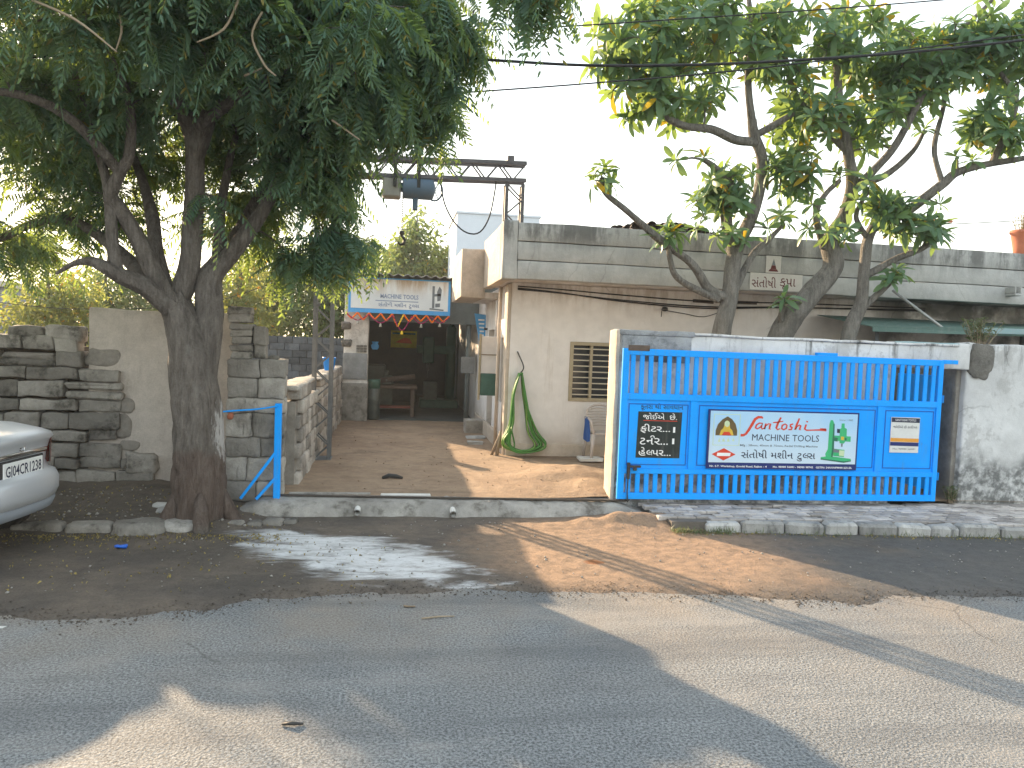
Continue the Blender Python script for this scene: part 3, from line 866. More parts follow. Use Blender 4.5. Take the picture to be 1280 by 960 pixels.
m = MB().wall(-1.36, -1.08, 11.7, 16.7, 1.27, 1.32, .12, .03, .03, 3); m.build('coping', 'block', lw, True)

t = thing('bucket', 'bright blue plastic bucket standing on the low block wall', 'bucket', (-1.18, 14.6, 1.32))
m = MB(); m.lathe((-1.18, 14.6, 1.32), [(.085, 0), (.088, .01), (.118, .225), (.125, .23), (.125, .245), (.113, .245), (.083, .012)], 24); m.build('pail', 'bucket', t, True)
m = MB(); pts = [Vector((-1.18+.122*math.cos(a), 14.6+.03, 1.32+.235-.07*math.sin(a))) for a in np.linspace(0, math.pi, 12)]; m.tube(pts, .004, 6); m.build('handle', 'steel', t)

# blue post with its two braces, and the blue rope to the tree
t = thing('gate_post', 'bright blue steel post with two slanting braces at the driveway', 'post', (-1.23, 8.68, .17))
bx(-1.265, -1.195, 8.64, 8.71, .10, 1.20, .005).build('post', 'blue', t)
MB().bar((-1.23, 8.655, .69), (-1.60, 8.62, .16), .045, .03).build('brace', 'blue', t)
MB().bar((-1.23, 8.66, .40), (-1.44, 8.63, .15), .04, .03).build('brace', 'blue', t)
pts, ra = catmull([(-1.23, 8.63, 1.175), (-1.42, 8.55, 1.145), (-1.64, 8.40, 1.135), (-1.73, 8.2, 1.14)], [.009]*4)
reg(MB().tube(pts, ra, 8).build('rope', 'blue', None, True), 'blue rope tied from the blue post round the tree', 'rope')
boulder('red_crock', (-1.739,8.700,1.047), (.03, .04, .04), 'terracotta', 'small broken terracotta piece stuck in the pier joint', 'pottery', None, 5, None, 2)

# dark block wall at the back of the neighbouring plot
gw = thing('grey_block_wall', 'dark blue grey block wall at the back of the neighbouring plot', 'wall', (-3, 22, 0))
MB().box(-8.5, -1.2, 22.06, 22.26, 0, 1.86).build('wall_core', 'stone_core', gw)
m = MB(); m.cbox(-.195, .195, -.06, .06, -.093, .093, .008); o = m.build('block', 'greyblock'); gme = o.data; bpy.data.objects.remove(o)
for c in range(10):
    x = -5.6+(.2 if c % 2 else 0)
    while x < -1.2:
        link('block', gme, gw, (x, 22.03+random.uniform(-.006, .006), .095+.192*c), (0, 0, random.uniform(-.01, .01))); x += .402
reg(MB().grid([-30+2*i for i in range(15)], [9.8+2*i for i in range(30)], lambda x, y: -.02+.05*smooth_noise(x*.5, y*.5, 1)).build('waste_ground', 'yard', smooth=True), kind='structure')

# ================================================================== right compound wall
cw = thing('compound_wall', 'whitewashed compound wall with black mould behind the blue gate', 'wall', (4.6, 8.8, .1))
MB().wall(2.60, 6.15, 8.68, 8.96, 0, 2.12, .14, .010, .02, 2.5, .02).build('wall_face', 'whitewash', cw, True)
MB().wall(6.15, 7.16, 8.68, 8.96, 1.84, 2.16, .1, .010, .02, 2.5, .02).build('lintel', 'whitewash', cw, True)
MB().wall(7.16, 11.8, 8.74, 9.02, 0, 2.18, .14, .012, .02, 2.5, .03).build('wall_face', 'whitewash', cw, True)
MB().wall(7.10, 7.17, 8.83, 9.35, 0, 1.85, .1, .008, .01, 3).build('return_wall', 'mortar', cw, True)
MB().wall(2.585, 3.50, 8.655, 8.985, 2.10, 2.165, .1, .010, .012, 3).build('coping', 'coping', cw, True)
MB().wall(2.62, 3.46, 8.658, 8.68, 1.80, 2.10, .1, .006, .006, 3).build('cement_patch', 'coping', cw, True)
MB().wall(2.556, 2.602, 8.66, 8.975, .05, 2.155, .1, .008, .008, 3).build('end_plaster', 'sandplaster', cw, True)
boulder('exposed_rubble', (7.34, 8.745, 1.96), (.17, .045, .23), 'brick_grey', None, None, None, 77, cw, 4)
MB().wall(3.5, 6.98, 8.66, 8.98, 2.118, 2.150, .1, .010, .012, 3, .01).build('coping', 'whitewash', cw, True)
MB().wall(6.10, 6.98, 8.672, 8.69, 2.13, 2.165, .08, .008, .008, 4).build('blue_paint_run', 'teal_sheet', cw, True)

# ================================================================== the gate
GX, GX1, GY = 2.60, 6.68, 8.55
g = thing('sliding_gate', 'bright blue steel sliding gate with slotted top and bottom', 'gate', (4.64, GY, .2))
def gbar(x0, x1, z0, z1, name, y0=GY-.022, y1=GY+.022, mat='blue', b=.004): return bx(x0, x1, y0, y1, z0, z1, b).build(name, mat, g)
gbar(GX, GX+.075, .20, 1.95, 'stile'); gbar(GX1-.065, GX1, .20, 1.95, 'stile')
gbar(GX+.075, GX1-.065, 1.875, 1.95, 'top_rail'); gbar(GX1+.001, 6.87, 1.905, 1.955, 'rail_end')
gbar(GX+.075, GX1-.065, 1.36, 1.435, 'middle_rail'); gbar(GX+.075, GX1-.065, .50, .56, 'lower_rail')
gbar(GX+.075, GX1-.065, .20, .275, 'bottom_rail')
N = 36
o = bx(-.027, .027, -.012, .012, 0, .44, .003).build('bar', 'blue'); bt = o.data; bpy.data.objects.remove(o)
o = bx(-.027, .027, -.012, .012, 0, .225, .003).build('bar', 'blue'); bb = o.data; bpy.data.objects.remove(o)
for i in range(N):
    x = GX+.075+(GX1-.065-GX-.075)*(i+.5)/N
    link('bar', bt, g, (x+random.uniform(-.005, .005), GY, 1.435), (random.uniform(-.012, .012), random.uniform(-.014, .014), 0))
    link('bar', bb, g, (x+random.uniform(-.003, .003), GY, .275), (0, random.uniform(-.006, .006), 0))
for x0, x1 in ((2.675, 3.44), (3.53, 5.83), (5.92, 6.615)):
    p = gbar(x0, x1, .56, 1.36, 'sheet_panel', GY-.004, GY+.004)
    WL[p.name] = WL[g.name]
    for a, b, c, d in ((x0+.02, x1-.02, 1.305, 1.318), (x0+.02, x1-.02, .60, .613), (x0+.02, x0+.032, .613, 1.305), (x1-.032, x1-.02, .613, 1.305)):
        bx(a, b, GY-.0075, GY-.004, c, d).build('weld_seam', 'blue_line', p)
gbar(3.44, 3.53, .56, 1.36, 'mullion'); gbar(5.83, 5.92, .56, 1.36, 'mullion')
gbar(2.655, 2.91, 1.925, 1.99, 'guide_plate', GY-.030, GY-.024, 'rust_steel', .002)
gbar(5.0, 5.26, 1.951, 1.985, 'guide_bracket', GY-.02, GY+.05)
for x in (2.73, 6.5):
    w_ = MB().lathe((x, GY-.014, .205), [(.005, -.005), (.03, 0), (.034, .004), (.030, .014), (.034, .024), (.03, .028), (.005, .033)], 18, 'Y').build('wheel', 'iron', g, True)
lk = gbar(2.70, 2.735, .44, .63, 'latch', GY-.05, GY-.022, 'iron'); WL[lk.name] = WL[g.name]
bx(2.735, 2.86, GY-.06, GY-.03, .575, .60, .003).build('bolt', 'iron', lk)
bx(2.77, 2.81, GY-.07, GY-.035, .54, .585, .006).build('padlock', 'iron', lk)
MB().tube([(2.715, GY-.045, .44), (2.71, GY-.05, .30), (2.722, GY-.04, .17)], .008, 8).build('drop_rod', 'iron', lk)
# painted notices on the sheet
yb = GY-.0062
bd = flat([(2.805, .685), (3.338, .685), (3.348, 1.225), (2.815, 1.225)], yb, 'black', g, 'painted_board')
WL[bd.name] = WL[g.name]
lettering(['કૂતરા', ' ', 'થી', ' ', 'સાવધાન'], 2.84, 1.238, .515, .085, yb-.001, 'ink', g, bold=.006)
yt = yb-.0012
lettering(['જોઈએ', ' ', ' ', 'છે.'], 2.875, 1.135, .41, .075, yt, 'white_text', bd, bold=.006)
flat([(2.88, 1.118), (3.29, 1.116), (3.29, 1.123), (2.88, 1.125)], yt, 'red', bd, 'underline')
lettering('ફીટર...', 2.85, .975, .36, .108, yt, 'white_text', bd, bold=.006)
lettering('1', 3.245, .985, .026, .066, yt, 'white_text', bd)
lettering(['ટ', 'ન', '^', 'ર...'], 2.85, .84, .34, .108, yt, 'white_text', bd, bold=.006)
lettering('1', 3.24, .85, .026, .066, yt, 'white_text', bd)
lettering(['હે', '~લ', 'પર...'], 2.84, .71, .39, .100, yt, 'white_text', bd, bold=.006)

# ---- printed banner on the gate
BX0, BX1, BZ0, BZ1, BY = 3.66, 5.58, .575, 1.275, GY-.034
bn = thing('gate_banner', 'printed machine tools banner with navy border fixed on the gate', 'banner', ((BX0+BX1)/2, BY, BZ0))
W_, H_ = BX1-BX0, BZ1-BZ0
U = lambda u: BX0+(u-45)/(1205-45)*W_               # banner artwork units: across
V = lambda v: BZ1-(v-35)/(515-35)*H_                # and down
bx(BX0, BX1, BY, BY+.012, BZ0, BZ1, .002).build('border', 'navy', bn)
bx(U(60), U(1192), BY-.003, BY-.0005, V(464), V(47)).build('sheet', 'banner', bn)
y1 = BY-.0045
def shape(pts, mat, name, lift=0.0): return flat([(U(a), V(b)) for a, b in pts], y1-lift, mat, bn, name)
def strokes(paths, mat, name, lift=.0):
    """brush lettering: each path is a list of (u, v, half width)"""
    m = MB()
    for P in paths:
        k = len(m.v)
        for i, (a, b, hw) in enumerate(P):
            a0, b0, _ = P[max(i-1, 0)]; a1, b1, _ = P[min(i+1, len(P)-1)]
            dx, dy = a1-a0, b1-b0; L = math.hypot(dx, dy) or 1
            nx_, ny_ = -dy/L*hw, dx/L*hw
            m.v += [(U(a+nx_), y1-lift, V(b+ny_)), (U(a-nx_), y1-lift, V(b-ny_))]
        m.f += [(k+2*i, k+2*i+1, k+2*i+3, k+2*i+2) for i in range(len(P)-1)]
    return m.build(name, mat, bn, fix=False)
# seated figure in an arch (emblem), frame round it
for a, b, c, d in ((85, 72, 285, 76), (85, 322, 285, 326), (85, 76, 89, 322), (281, 76, 285, 322)): shape([(a, d), (c, d), (c, b), (a, b)], 'pale_green', 'emblem_frame')
shape([(103, 245), (265, 245), (265, 205), (250, 150), (222, 112), (188, 90), (150, 115), (118, 155), (103, 205)], 'brown_print', 'arch')
shape([(132, 243), (238, 243), (228, 205), (210, 185), (205, 150), (186, 128), (168, 150), (160, 185), (142, 205)], 'gold', 'emblem_figure', .0006)
shape(ell(U(0)*0+186, 150, 20, 26, 14), 'pale_green', 'emblem_head', .0012)
shape([(150, 243), (222, 243), (205, 215), (165, 215)], 'red', 'emblem_seat', .0012)
shape([(124, 297), (134, 262), (142, 297)], 'pale_green', 'emblem_script'); shape([(152, 294), (166, 266), (178, 294)], 'pale_green', 'emblem_script'); shape([(190, 294), (200, 264), (214, 294)], 'pale_green', 'emblem_script'); shape([(230, 290), (238, 262), (248, 290)], 'pale_green', 'emblem_script')
# red diamond mark
shape([(82, 398), (172, 448), (262, 398), (172, 348)], 'red', 'diamond_mark')
shape([(120, 412), (220, 412), (224, 386), (124, 386)], 'white_text', 'diamond_band', .0008)
# script word, brush strokes: S a n t o s h i with a long tail
strokes([
 [(455, 100, 4), (445, 90, 9), (420, 90, 11), (395, 108, 11), (375, 150, 11), (352, 195, 10), (332, 228, 9), (312, 240, 10), (292, 240, 11)],
 [(455, 140, 4), (430, 138, 6), (408, 155, 7), (402, 178, 7), (415, 186, 6), (438, 172, 5), (456, 142, 6), (446, 172, 7), (454, 186, 6), (470, 178, 4)],
 [(480, 140, 6), (470, 186, 7), (478, 162, 4), (500, 142, 5), (514, 142, 7), (508, 184, 7), (520, 186, 4)],
 [(592, 88, 7), (572, 135, 8), (560, 175, 8), (570, 188, 6), (590, 180, 4)], [(535, 132, 5), (575, 126, 5), (612, 118, 4)],
 [(628, 140, 5), (606, 152, 7), (602, 178, 7), (618, 188, 6), (638, 176, 7), (642, 152, 6), (628, 140, 5)],
 [(690, 138, 5), (668, 146, 7), (668, 160, 7), (682, 168, 7), (678, 184, 7), (654, 186, 5)],
 [(735, 92, 6), (718, 140, 8), (706, 186, 8), (720, 160, 4), (738, 146, 6), (748, 152, 7), (740, 184, 7), (752, 186, 4)],
 [(790, 140, 7), (780, 178, 8), (796, 188, 6), (840, 186, 5), (900, 183, 7), (950, 184, 10), (945, 176, 6), (900, 172, 3)],
 [(798, 112, 7), (794, 122, 8)]], 'red', 'script_lettering')
lettering('MACHINE TOOLS', U(380), V(282), U(897)-U(380), V(228)-V(282), y1, 'ink', bn)
lettering('Mfg : 38mm, 40mm & 75mm, Radial Drilling Machine', U(292), V(334), U(890)-U(292), V(312)-V(334), y1, 'ink_grey', bn, bold=.01)
lettering(['સંતોષી', ' ', 'મશીન', ' ', 'ટુ', '~લ', 'સ'], U(305), V(446), U(875)-U(305), V(355)-V(446), y1, 'ink', bn, bold=.006)
lettering('Nr. S.T. Workshop, Gondal Road, Rajkot - 4    Mo. 98980 56081 - 98980 98742  GSTIN: 24AXNPM4812Z1ZL', U(72), BZ0+.012, U(1170)-U(72), .030, BY-.0012, 'white_text', bn, bold=.02)
lettering('Since : 1985', U(1048), V(104), U(1155)-U(1048), V(90)-V(104), y1, 'ink_grey', bn)
# radial drill drawn in greens
for pts, mt, l in (
 ([(918, 428), (1100, 452), (1158, 440), (1155, 418), (985, 398), (918, 408)], 'green_print', 0), ([(918, 428), (1100, 452), (1158, 440), (1158, 432), (1100, 440), (920, 418)], 'green_dark', .0006),
 ([(958, 408), (1008, 412), (1016, 340), (1010, 130), (996, 100), (980, 100), (972, 130), (970, 340), (952, 380)], 'green_print', .0006), ([(1000, 405), (1010, 408), (1018, 340), (1012, 130), (1002, 130)], 'green_dark', .0012),
 ([(1010, 268), (1145, 276), (1145, 232), (1010, 226)], 'green_print', .0006), ([(1060, 290), (1092, 292), (1112, 262), (1110, 170), (1092, 160), (1090, 125), (1068, 125), (1066, 165), (1056, 172), (1056, 262)], 'green_print', .0012),
 ([(1068, 262), (1092, 264), (1092, 236), (1068, 234)], 'gold', .0018), ([(1034, 204), (1056, 206), (1056, 172), (1034, 170)], 'ink', .0012), ([(1016, 272), (1042, 276), (1042, 244), (1016, 242)], 'green_dark', .0018), ([(1098, 264), (1112, 266), (1112, 244), (1098, 242)], 'green_dark', .0018),
 ([(1072, 318), (1084, 318), (1084, 292), (1072, 292)], 'ink_grey', .0012), ([(1014, 396), (1100, 404), (1102, 345), (1016, 335)], 'green_print', .0010), ([(1014, 366), (1060, 370), (1060, 345), (1014, 338)], 'ink_grey', .0016), ([(1060, 392), (1100, 398), (1100, 350), (1060, 348)], 'pale_green', .0016)):
    shape(pts, mt, 'drill_drawing', l)

# ---- paper notice
NX0, NX1, NZ0, NZ1 = 6.02, 6.405, .80, 1.235
nn = thing('paper_notice', 'small white paper notice with orange band on the gate', 'notice', (6.2, GY-.02, NZ0))
yn = GY-.016
bx(NX0, NX1, yn, yn+.006, NZ0, NZ1).build('sheet', 'paper', nn)
flat([(NX0+.004, 1.175), (NX1-.004, 1.170), (NX1-.004, 1.225), (NX0+.004, 1.230)], yn-.002, 'ink', nn, 'heading_band')
lettering('SANTOSHI TOOLS', NX0+.05, 1.187, .28, .028, yn-.004, 'white_text', nn)
lettering('જોઈએ છે કારીગર', NX0+.03, 1.10, .32, .038, yn-.002, 'ink', nn)
flat([(NX0+.002, .935), (NX1-.002, .930), (NX1-.002, .975), (NX0+.002, .980)], yn-.002, 'orange_print', nn, 'orange_band')
flat([(NX0+.002, .885), (NX1-.002, .880), (NX1-.002, .926), (NX0+.002, .930)], yn-.002, 'navy', nn, 'navy_band')
lettering('Mo. 98980 56081', NX0+.04, .835, .30, .022, yn-.002, 'ink_grey', nn)

# inner blue leaf left open in the old doorway
t = thing('inner_gate', 'narrow blue inner gate leaf standing open in the old doorway', 'gate', (6.95, 9.1, .15))
bx(6.93, 6.965, 8.92, 9.75, .25, 1.75, .004).build('leaf', 'blue', t)
for z in (.45, 1.45): MB().lathe((6.985, 8.905, z), [(.014, -.05), (.014, .05)], 10).build('hinge', 'blue', t)

# ================================================================== main building
b_ = thing('house', 'single storey cream plastered house with weathered concrete fascia', 'house', (6, 14, .1))
FY = 12.12
# front wall with a window opening
WX0, WX1, WZ0, WZ1 = 2.80, 3.78, 1.06, 2.02
fw = MB()
fw.wall(1.82, WX0, FY, FY+.24, 0, 2.92, .2, .004, .0006); fw.wall(WX1, 16, FY, FY+.24, 0, 2.92, .3, .004, .0006)
fw.wall(WX0, WX1, FY, FY+.24, 0, WZ0, .2, .004, .0006); fw.wall(WX0, WX1, FY, FY+.24, WZ1, 2.92, .2, .004, .0006)
fw.build('front_wall', 'cream', b_)
MB().wall(1.80, 9.5, FY-.05, FY+.02, 0, .36, .2, .01, .02, 3).build('plinth', 'sandplaster', b_, True)
sw_ = MB()
for y0, y1_, z0, z1 in ((FY+.26, 12.55, 0, 2.92), (12.55, 13.15, 0, .95), (12.55, 13.15, 2.05, 2.92), (13.15, 14.1, 0, 2.92), (14.1, 14.9, 2.2, 2.92), (14.9, 22, 0, 2.92)):
    sw_.wall(1.82, 2.06, y0, y1_, z0, z1, .2, .004, .0006)
sw_.build('side_wall', 'cream', b_)
MB().wall(1.765, 1.825, FY+.02, FY+.36, .1, 2.9, .15, .006, .012).build('corner_pilaster', 'sandplaster', b_, True)
MB().wall(1.765, 1.822, 12.5, 16.6, .1, .42, .15, .012, .02, 3).build('side_plinth', 'sandplaster', b_, True)
bx(1.9, 1.92, 12.55, 13.15, .95, 2.05).build('side_window', 'glass', b_); bx(1.93, 1.95, 14.1, 14.9, .1, 2.2).build('side_door', 'wood', b_)
bx(2.3, 15.8, 12.5, 22, 2.86, 2.98).build('roof_slab', 'fascia', b_)
bx(2.1, 15.8, 21.8, 22, 0, 2.9).build('back_wall', 'cream', b_)
# window: frame, mullion, bars
wn = bx(WX0+.05, WX1-.05, FY+.16, FY+.18, WZ0+.05, WZ1-.05).build('window', 'glass', b_); WL[wn.name] = WL[b_.name]
for a, c, d, e in ((WX0, WX0+.06, WZ0, WZ1), (WX1-.06, WX1, WZ0, WZ1), (WX0+.06, WX1-.06, WZ0, WZ0+.055), (WX0+.06, WX1-.06, WZ1-.055, WZ1)):
    bx(a, c, FY-.02, FY+.10, d, e, .004).build('frame', 'frame', wn)
bx((WX0+.34), (WX0+.385), FY, FY+.07, WZ0+.055, WZ1-.055, .003).build('mullion', 'frame', wn)
for i in range(9):
    z = WZ0+.055+(WZ1-WZ0-.11)*(i+.6)/9.2
    bx(WX0+.06, WX1-.06, FY+.005, FY+.02, z-.009, z+.009).build('grille_bar', 'grille', wn)
# fascia in three bands with open joints
FX, FF = 1.53, 11.22
for k, (z0, z1) in enumerate(((2.91, 3.178), (3.190, 3.452), (3.464, 3.735))):
    MB().wall(FX+.22, 15.5, FF+.004*(k == 1), FF+.20, z0, z1, .22, .008, .010, 2.2, .015 if k == 2 else 0).build('fascia_band', 'fascia', b_, True)
MB().wall(FX, FX+.215, FF, FF+.20, 2.90, 3.76, .1, .010, .014, 3).build('fascia_end', 'fascia', b_, True)
MB().wall(FX, FX+.16, FF+.20, 13.62, 2.90, 3.74, .16, .008, .012, 3).build('fascia_side', 'sandplaster', b_, True)
bx(FX+.16, 15.5, FF+.05, 13.6, 2.925, 3.0).build('soffit', 'cream', b_)
MB().wall(1.13, 1.56, 13.60, 15.75, 2.74, 3.59, .16, .008, .012, 3).build('canopy_box', 'sandplaster', b_, True)
bx(1.56, 2.3, 13.63, 15.7, 2.74, 2.84).build('canopy_slab', 'cream', b_)
# rain pipe on the side wall
MB().tube([(1.72, 12.72, 2.88), (1.72, 12.72, .25)], .03, 12).build('rain_pipe', 'sandplaster', b_, True)
MB().tube([(1.76, 13.4, 2.7), (1.76, 13.4, 2.05)], .022, 10).build('rain_pipe', 'cream', b_, True)

# stuff on the house
pl = thing('name_plaque', 'pale house name plaque with maroon lettering on the fascia', 'plaque', (5.8, FF-.02, 2.95))
bx(5.37, 6.235, FF-.022, FF-.012, 2.925, 3.185, .002).build('tablet', 'plaque', pl)
bx(5.62, 5.865, FF-.022, FF-.012, 3.192, 3.455, .002).build('tablet', 'plaque', pl)
lettering('સંતોષી', 5.40, 2.965, .40, .165, FF-.0235, 'maroon', pl, bold=.004)
lettering('કૃપા', 5.86, 2.945, .26, .175, FF-.0235, 'maroon', pl, bold=.004)
for pts in (((5.66, 3.215), (5.825, 3.215), (5.80, 3.25), (5.685, 3.25)), ((5.695, 3.252), (5.79, 3.252), (5.775, 3.31), (5.71, 3.31)), ((5.712, 3.312), (5.773, 3.312), (5.742, 3.41))):
    flat(list(pts), FF-.0235, 'maroon' if pts[0][0] < 5.7 else 'ink_grey', pl, 'temple_mark')

t = thing('wall_lamp', 'small black lamp bracket on the cream house front', 'lamp', (4.318,12.080,2.600))
c = Vector((4.318,12.080,2.600))
MB().tube([c+Vector((0, .06, 0)), c+Vector((0, -.06, .01))], .018, 10).build('arm', 'iron', t)
MB().lathe(c+Vector((0, -.08, .012)), [(.01, .03), (.045, .02), (.05, -.03), (.02, -.045)], 14).build('lamp_holder', 'iron', t, True)
MB().tube([c+Vector((-.03, -.03, 0)), c+Vector((-.035, -.02, -.12))], .006, 6).build('switch_cord', 'rubber', t)
c0 = Vector((4.367,12.100,2.589))
pts, ra = catmull([c0, Vector((4.684,12.100,2.551)), Vector((5.032,12.100,2.514)), Vector((5.374,12.100,2.634))], [.006]*4)
reg(MB().tube(pts, ra, 6).build('lamp_wire', 'rubber', None, True), 'thin dark wire trailing from the lamp bracket along the house', 'wire')
for a, b, l in (((4.817,12.080,2.766), (5.177,12.080,2.756), 'rusty iron angle on the house front left of the first trunk'), ((5.540,12.080,2.773), (5.934,12.080,2.778), 'rusty iron angle on the house front right of the first trunk')):
    m = MB(); m.bar(a, b, .05, .006, (0, 1, 0)); m.bar(Vector(a)+Vector((0, -.025, .022)), Vector(b)+Vector((0, -.025, .022)), .006, .05, (0, 1, 0))
    reg(m.build('iron_angle', 'rust_steel'), l, 'iron bar', 'iron angles on the house front')
for k, (dz, sag) in enumerate(((0, .03), (-.03, .10), (-.05, .06))):
    P = [(1.9, 12.05, 2.86+dz), (2.6, 12.05, 2.85+dz-sag*.3), (3.6, 12.05, 2.83+dz-sag), (5, 12.05, 2.80+dz-sag*1.2), (6.5, 12.05, 2.82+dz-sag*.6), (9, 12.05, 2.83+dz)]
    pts, ra = catmull(P, [.010]*6)
    reg(MB().tube(pts, ra, 6).build('wall_cable', 'rubber', None, True), ('uppermost', 'lowest', 'middle')[k]+' dark cable slung along the house front under the soffit', 'cable', 'cables under the soffit')
# open shutter board, hanging sign, leaning pole, step block at the side wall
t = thing('window_shutter', 'cream shutter board with green lower half open on the side wall', 'shutter', (1.62, 13.35, 1.1))
bx(1.50, 1.79, 13.30, 13.335, 1.42, 2.06, .005).build('upper_board', 'cream', t)
bx(1.50, 1.79, 13.296, 13.335, 1.03, 1.415, .005).build('lower_board', 'shop_green', t)
bx(1.46, 1.495, 13.28, 13.35, .95, 2.10, .004).build('frame_post', 'frame', t)
bx(1.50, 1.79, 13.288, 13.297, 1.735, 1.75).build('batten', 'wood', t)
t = thing('hanging_sign', 'small pale blue hanging sign on the side wall near the shed', 'sign', (1.6, 15.2, 2.0))
m = MB(); m.prism([(1.55, 2.52), (1.78, 2.50), (1.78, 2.04), (1.66, 1.98)], 15.2, 15.23); m.build('sign_board', 'sign_blue', t)
for k in range(5): bx(1.63+.012*k, 1.75, 15.19, 15.197, 2.38-.075*k, 2.41-.075*k).build('lettering_bar', 'white_text', t)
bx(1.75, 1.83, 15.18, 15.26, 2.2, 2.24).build('bracket', 'iron', t)
t0 = MB().tube([(1.753,12.250,0.258), (1.787,12.450,1.154), (1.845,12.600,1.942)], [.016, .015, .013], 10)
reg(t0.build('leaning_pole', 'wood', None, True), 'thin wooden pole leaning against the side wall of the house', 'pole')
t0 = MB().tube([(1.66, 12.02, .16), (1.72, 12.1, .55)], [.03, .02], 8); t0.tube([(1.58, 12.08, .16), (1.71, 12.1, .5)], [.025, .02], 8)
reg(t0.build('wooden_stump', 'wood', None, True), 'forked weathered wooden stake at the foot of the house corner', 'stake')
o = MB().wall(1.42, 1.86, 15.0, 15.35, .15, .42, .1, .012, .02, 4).build('step_block', 'block', None, True)
reg(o, 'rough concrete block lying at the foot of the side wall', 'block')
for i, (x, y, a, b, l) in enumerate(((1.55, 14.2, .17, .12, 'flat grey slab on the driveway before the concrete block'), (1.45, 13.4, .14, .10, 'flat pale slab on the driveway below the open shutter'))):
    o = MB().cbox(x-a, x+a, y-b, y+b, .15, .205, .01, .02).build('paving_slab', 'kerb'); reg(o, l, 'slab', 'loose slabs by the side wall')
o = MB().cbox(2.86, 3.22, 11.35, 11.62, .20, .245, .006, .01).build('white_slab', 'white_tile'); reg(o, 'white tile lying on the soil below the barred window', 'tile')

# hose on its hook
t = thing('garden_hose', 'coiled green garden hose hanging from a hook on the house', 'hose', (2.05, 12.0, .2))
hk = Vector((1.973,12.040,1.493))
for k in range(13):
    e = random.uniform(-.05, .62)
    y = 12.03-.012*k-random.uniform(0, .01)
    bot = .24+random.uniform(0, .05)
    P = [hk+Vector((-.01, y-12.04, .0)), Vector((hk.x-.08-.03*random.random(), y, 1.15)), Vector((hk.x-.14+.06*random.random(), y-.02, .70)), Vector((hk.x-.26+.22*random.random(), y-.03, bot+.12)),
         Vector((hk.x-.06+.1*random.random(), y-.05, bot)), Vector((hk.x+.18+.1*e, y-.05, bot+.01)), Vector((hk.x+.26+.5*e*.7, y-.03, bot+.10)), Vector((hk.x+.14+.3*e, y-.01, .58)), Vector((hk.x+.07+.05*random.random(), y, 1.05)), hk+Vector((.02, y-12.04, .01))]
    pts, ra = catmull(P, [.0125]*len(P), 5)
    MB().tube(pts, ra, 8).build('hose_loop', 'hose2' if k % 4 == 1 else 'hose', t, True)
pts, ra = catmull([hk+Vector((.02, -.03, 0)), hk+Vector((.06, -.04, .10)), hk+Vector((-.02, .03, .30)), hk+Vector((-.03, .06, .33))], [.010]*4)
MB().tube(pts, ra, 8).build('hook', 'iron', t, True)

# plastic chair with a blue cloth
def chair():
    cx, cy, z0 = 3.28, 11.60, .19
    t = thing('plastic_chair', 'beige slatted plastic chair under the barred window', 'chair', (cx, cy, z0))
    m = MB(); m.wall(cx-.23, cx+.23, cy-.20, cy+.24, z0+.41, z0+.435, .08, .004, .01); m.build('seat', 'chair', t, True)
    for sx in (-1, 1):
        MB().tube([(cx+sx*.245, cy-.20, z0), (cx+sx*.22, cy-.19, z0+.42)], [.020, .030], 10).build('leg', 'chair', t, True)
        MB().tube([(cx+sx*.25, cy+.29, z0), (cx+sx*.21, cy+.22, z0+.42)], [.020, .030], 10).build('leg', 'chair', t, True)
        pts, ra = catmull([(cx+sx*.22, cy-.20, z0+.42), (cx+sx*.265, cy-.20, z0+.60), (cx+sx*.27, cy-.05, z0+.65), (cx+sx*.255, cy+.22, z0+.64)], [.02]*4)
        MB().tube(pts, ra, 8).build('armrest', 'chair', t, True)
    bk = thing_pts = []
    def arc(z, inset=0): return [(cx+.235*math.cos(a), cy+.24+.05*math.sin(a)+(z-z0-.43)*.18, z) for a in np.linspace(math.pi, 0, 9)]
    top = [(cx-.225, cy+.25, z0+.43), (cx-.235, cy+.28, z0+.60), (cx-.21, cy+.31, z0+.74), (cx-.12, cy+.34, z0+.815), (cx, cy+.35, z0+.835), (cx+.12, cy+.34, z0+.815), (cx+.21, cy+.31, z0+.74), (cx+.235, cy+.28, z0+.60), (cx+.225, cy+.25, z0+.43)]
    pts, ra = catmull(top, [.018]*len(top), 3)
    MB().tube(pts, ra, 8).build('back_frame', 'chair', t, True)
    for i in range(7):
        z = z0+.50+.045*i; k = .225 if i < 5 else .19 if i == 5 else .14
        P = [Vector((cx-k, cy+.27+(z-z0-.43)*.18, z)), Vector((cx, cy+.30+(z-z0-.43)*.18, z+.012)), Vector((cx+k, cy+.27+(z-z0-.43)*.18, z))]
        pts, ra = catmull(P, [.011]*3, 4)
        MB().tube(pts, ra, 6).build('back_slat', 'chair', t, True)
    m = MB()
    n = 10
    for j in range(n+1):
        for i in range(9):
            u = i/8; v = j/n
            m.v.append((cx-.285+.015*math.sin(u*9+v*2)+.008*j/n, cy-.16+.30*u+.012*math.sin(v*7+i), z0+.665-.36*v-.03*math.sin(u*3.1)*v))
    for j in range(n):
        for i in range(8): m.f.append((j*9+i, j*9+i+1, j*9+i+10, j*9+i+9))
    o = m.build('blue_cloth', 'cloth_blue', None, True, False)
    reg(o, 'dark blue cloth hung over the arm of the plastic chair', 'cloth')
chair()

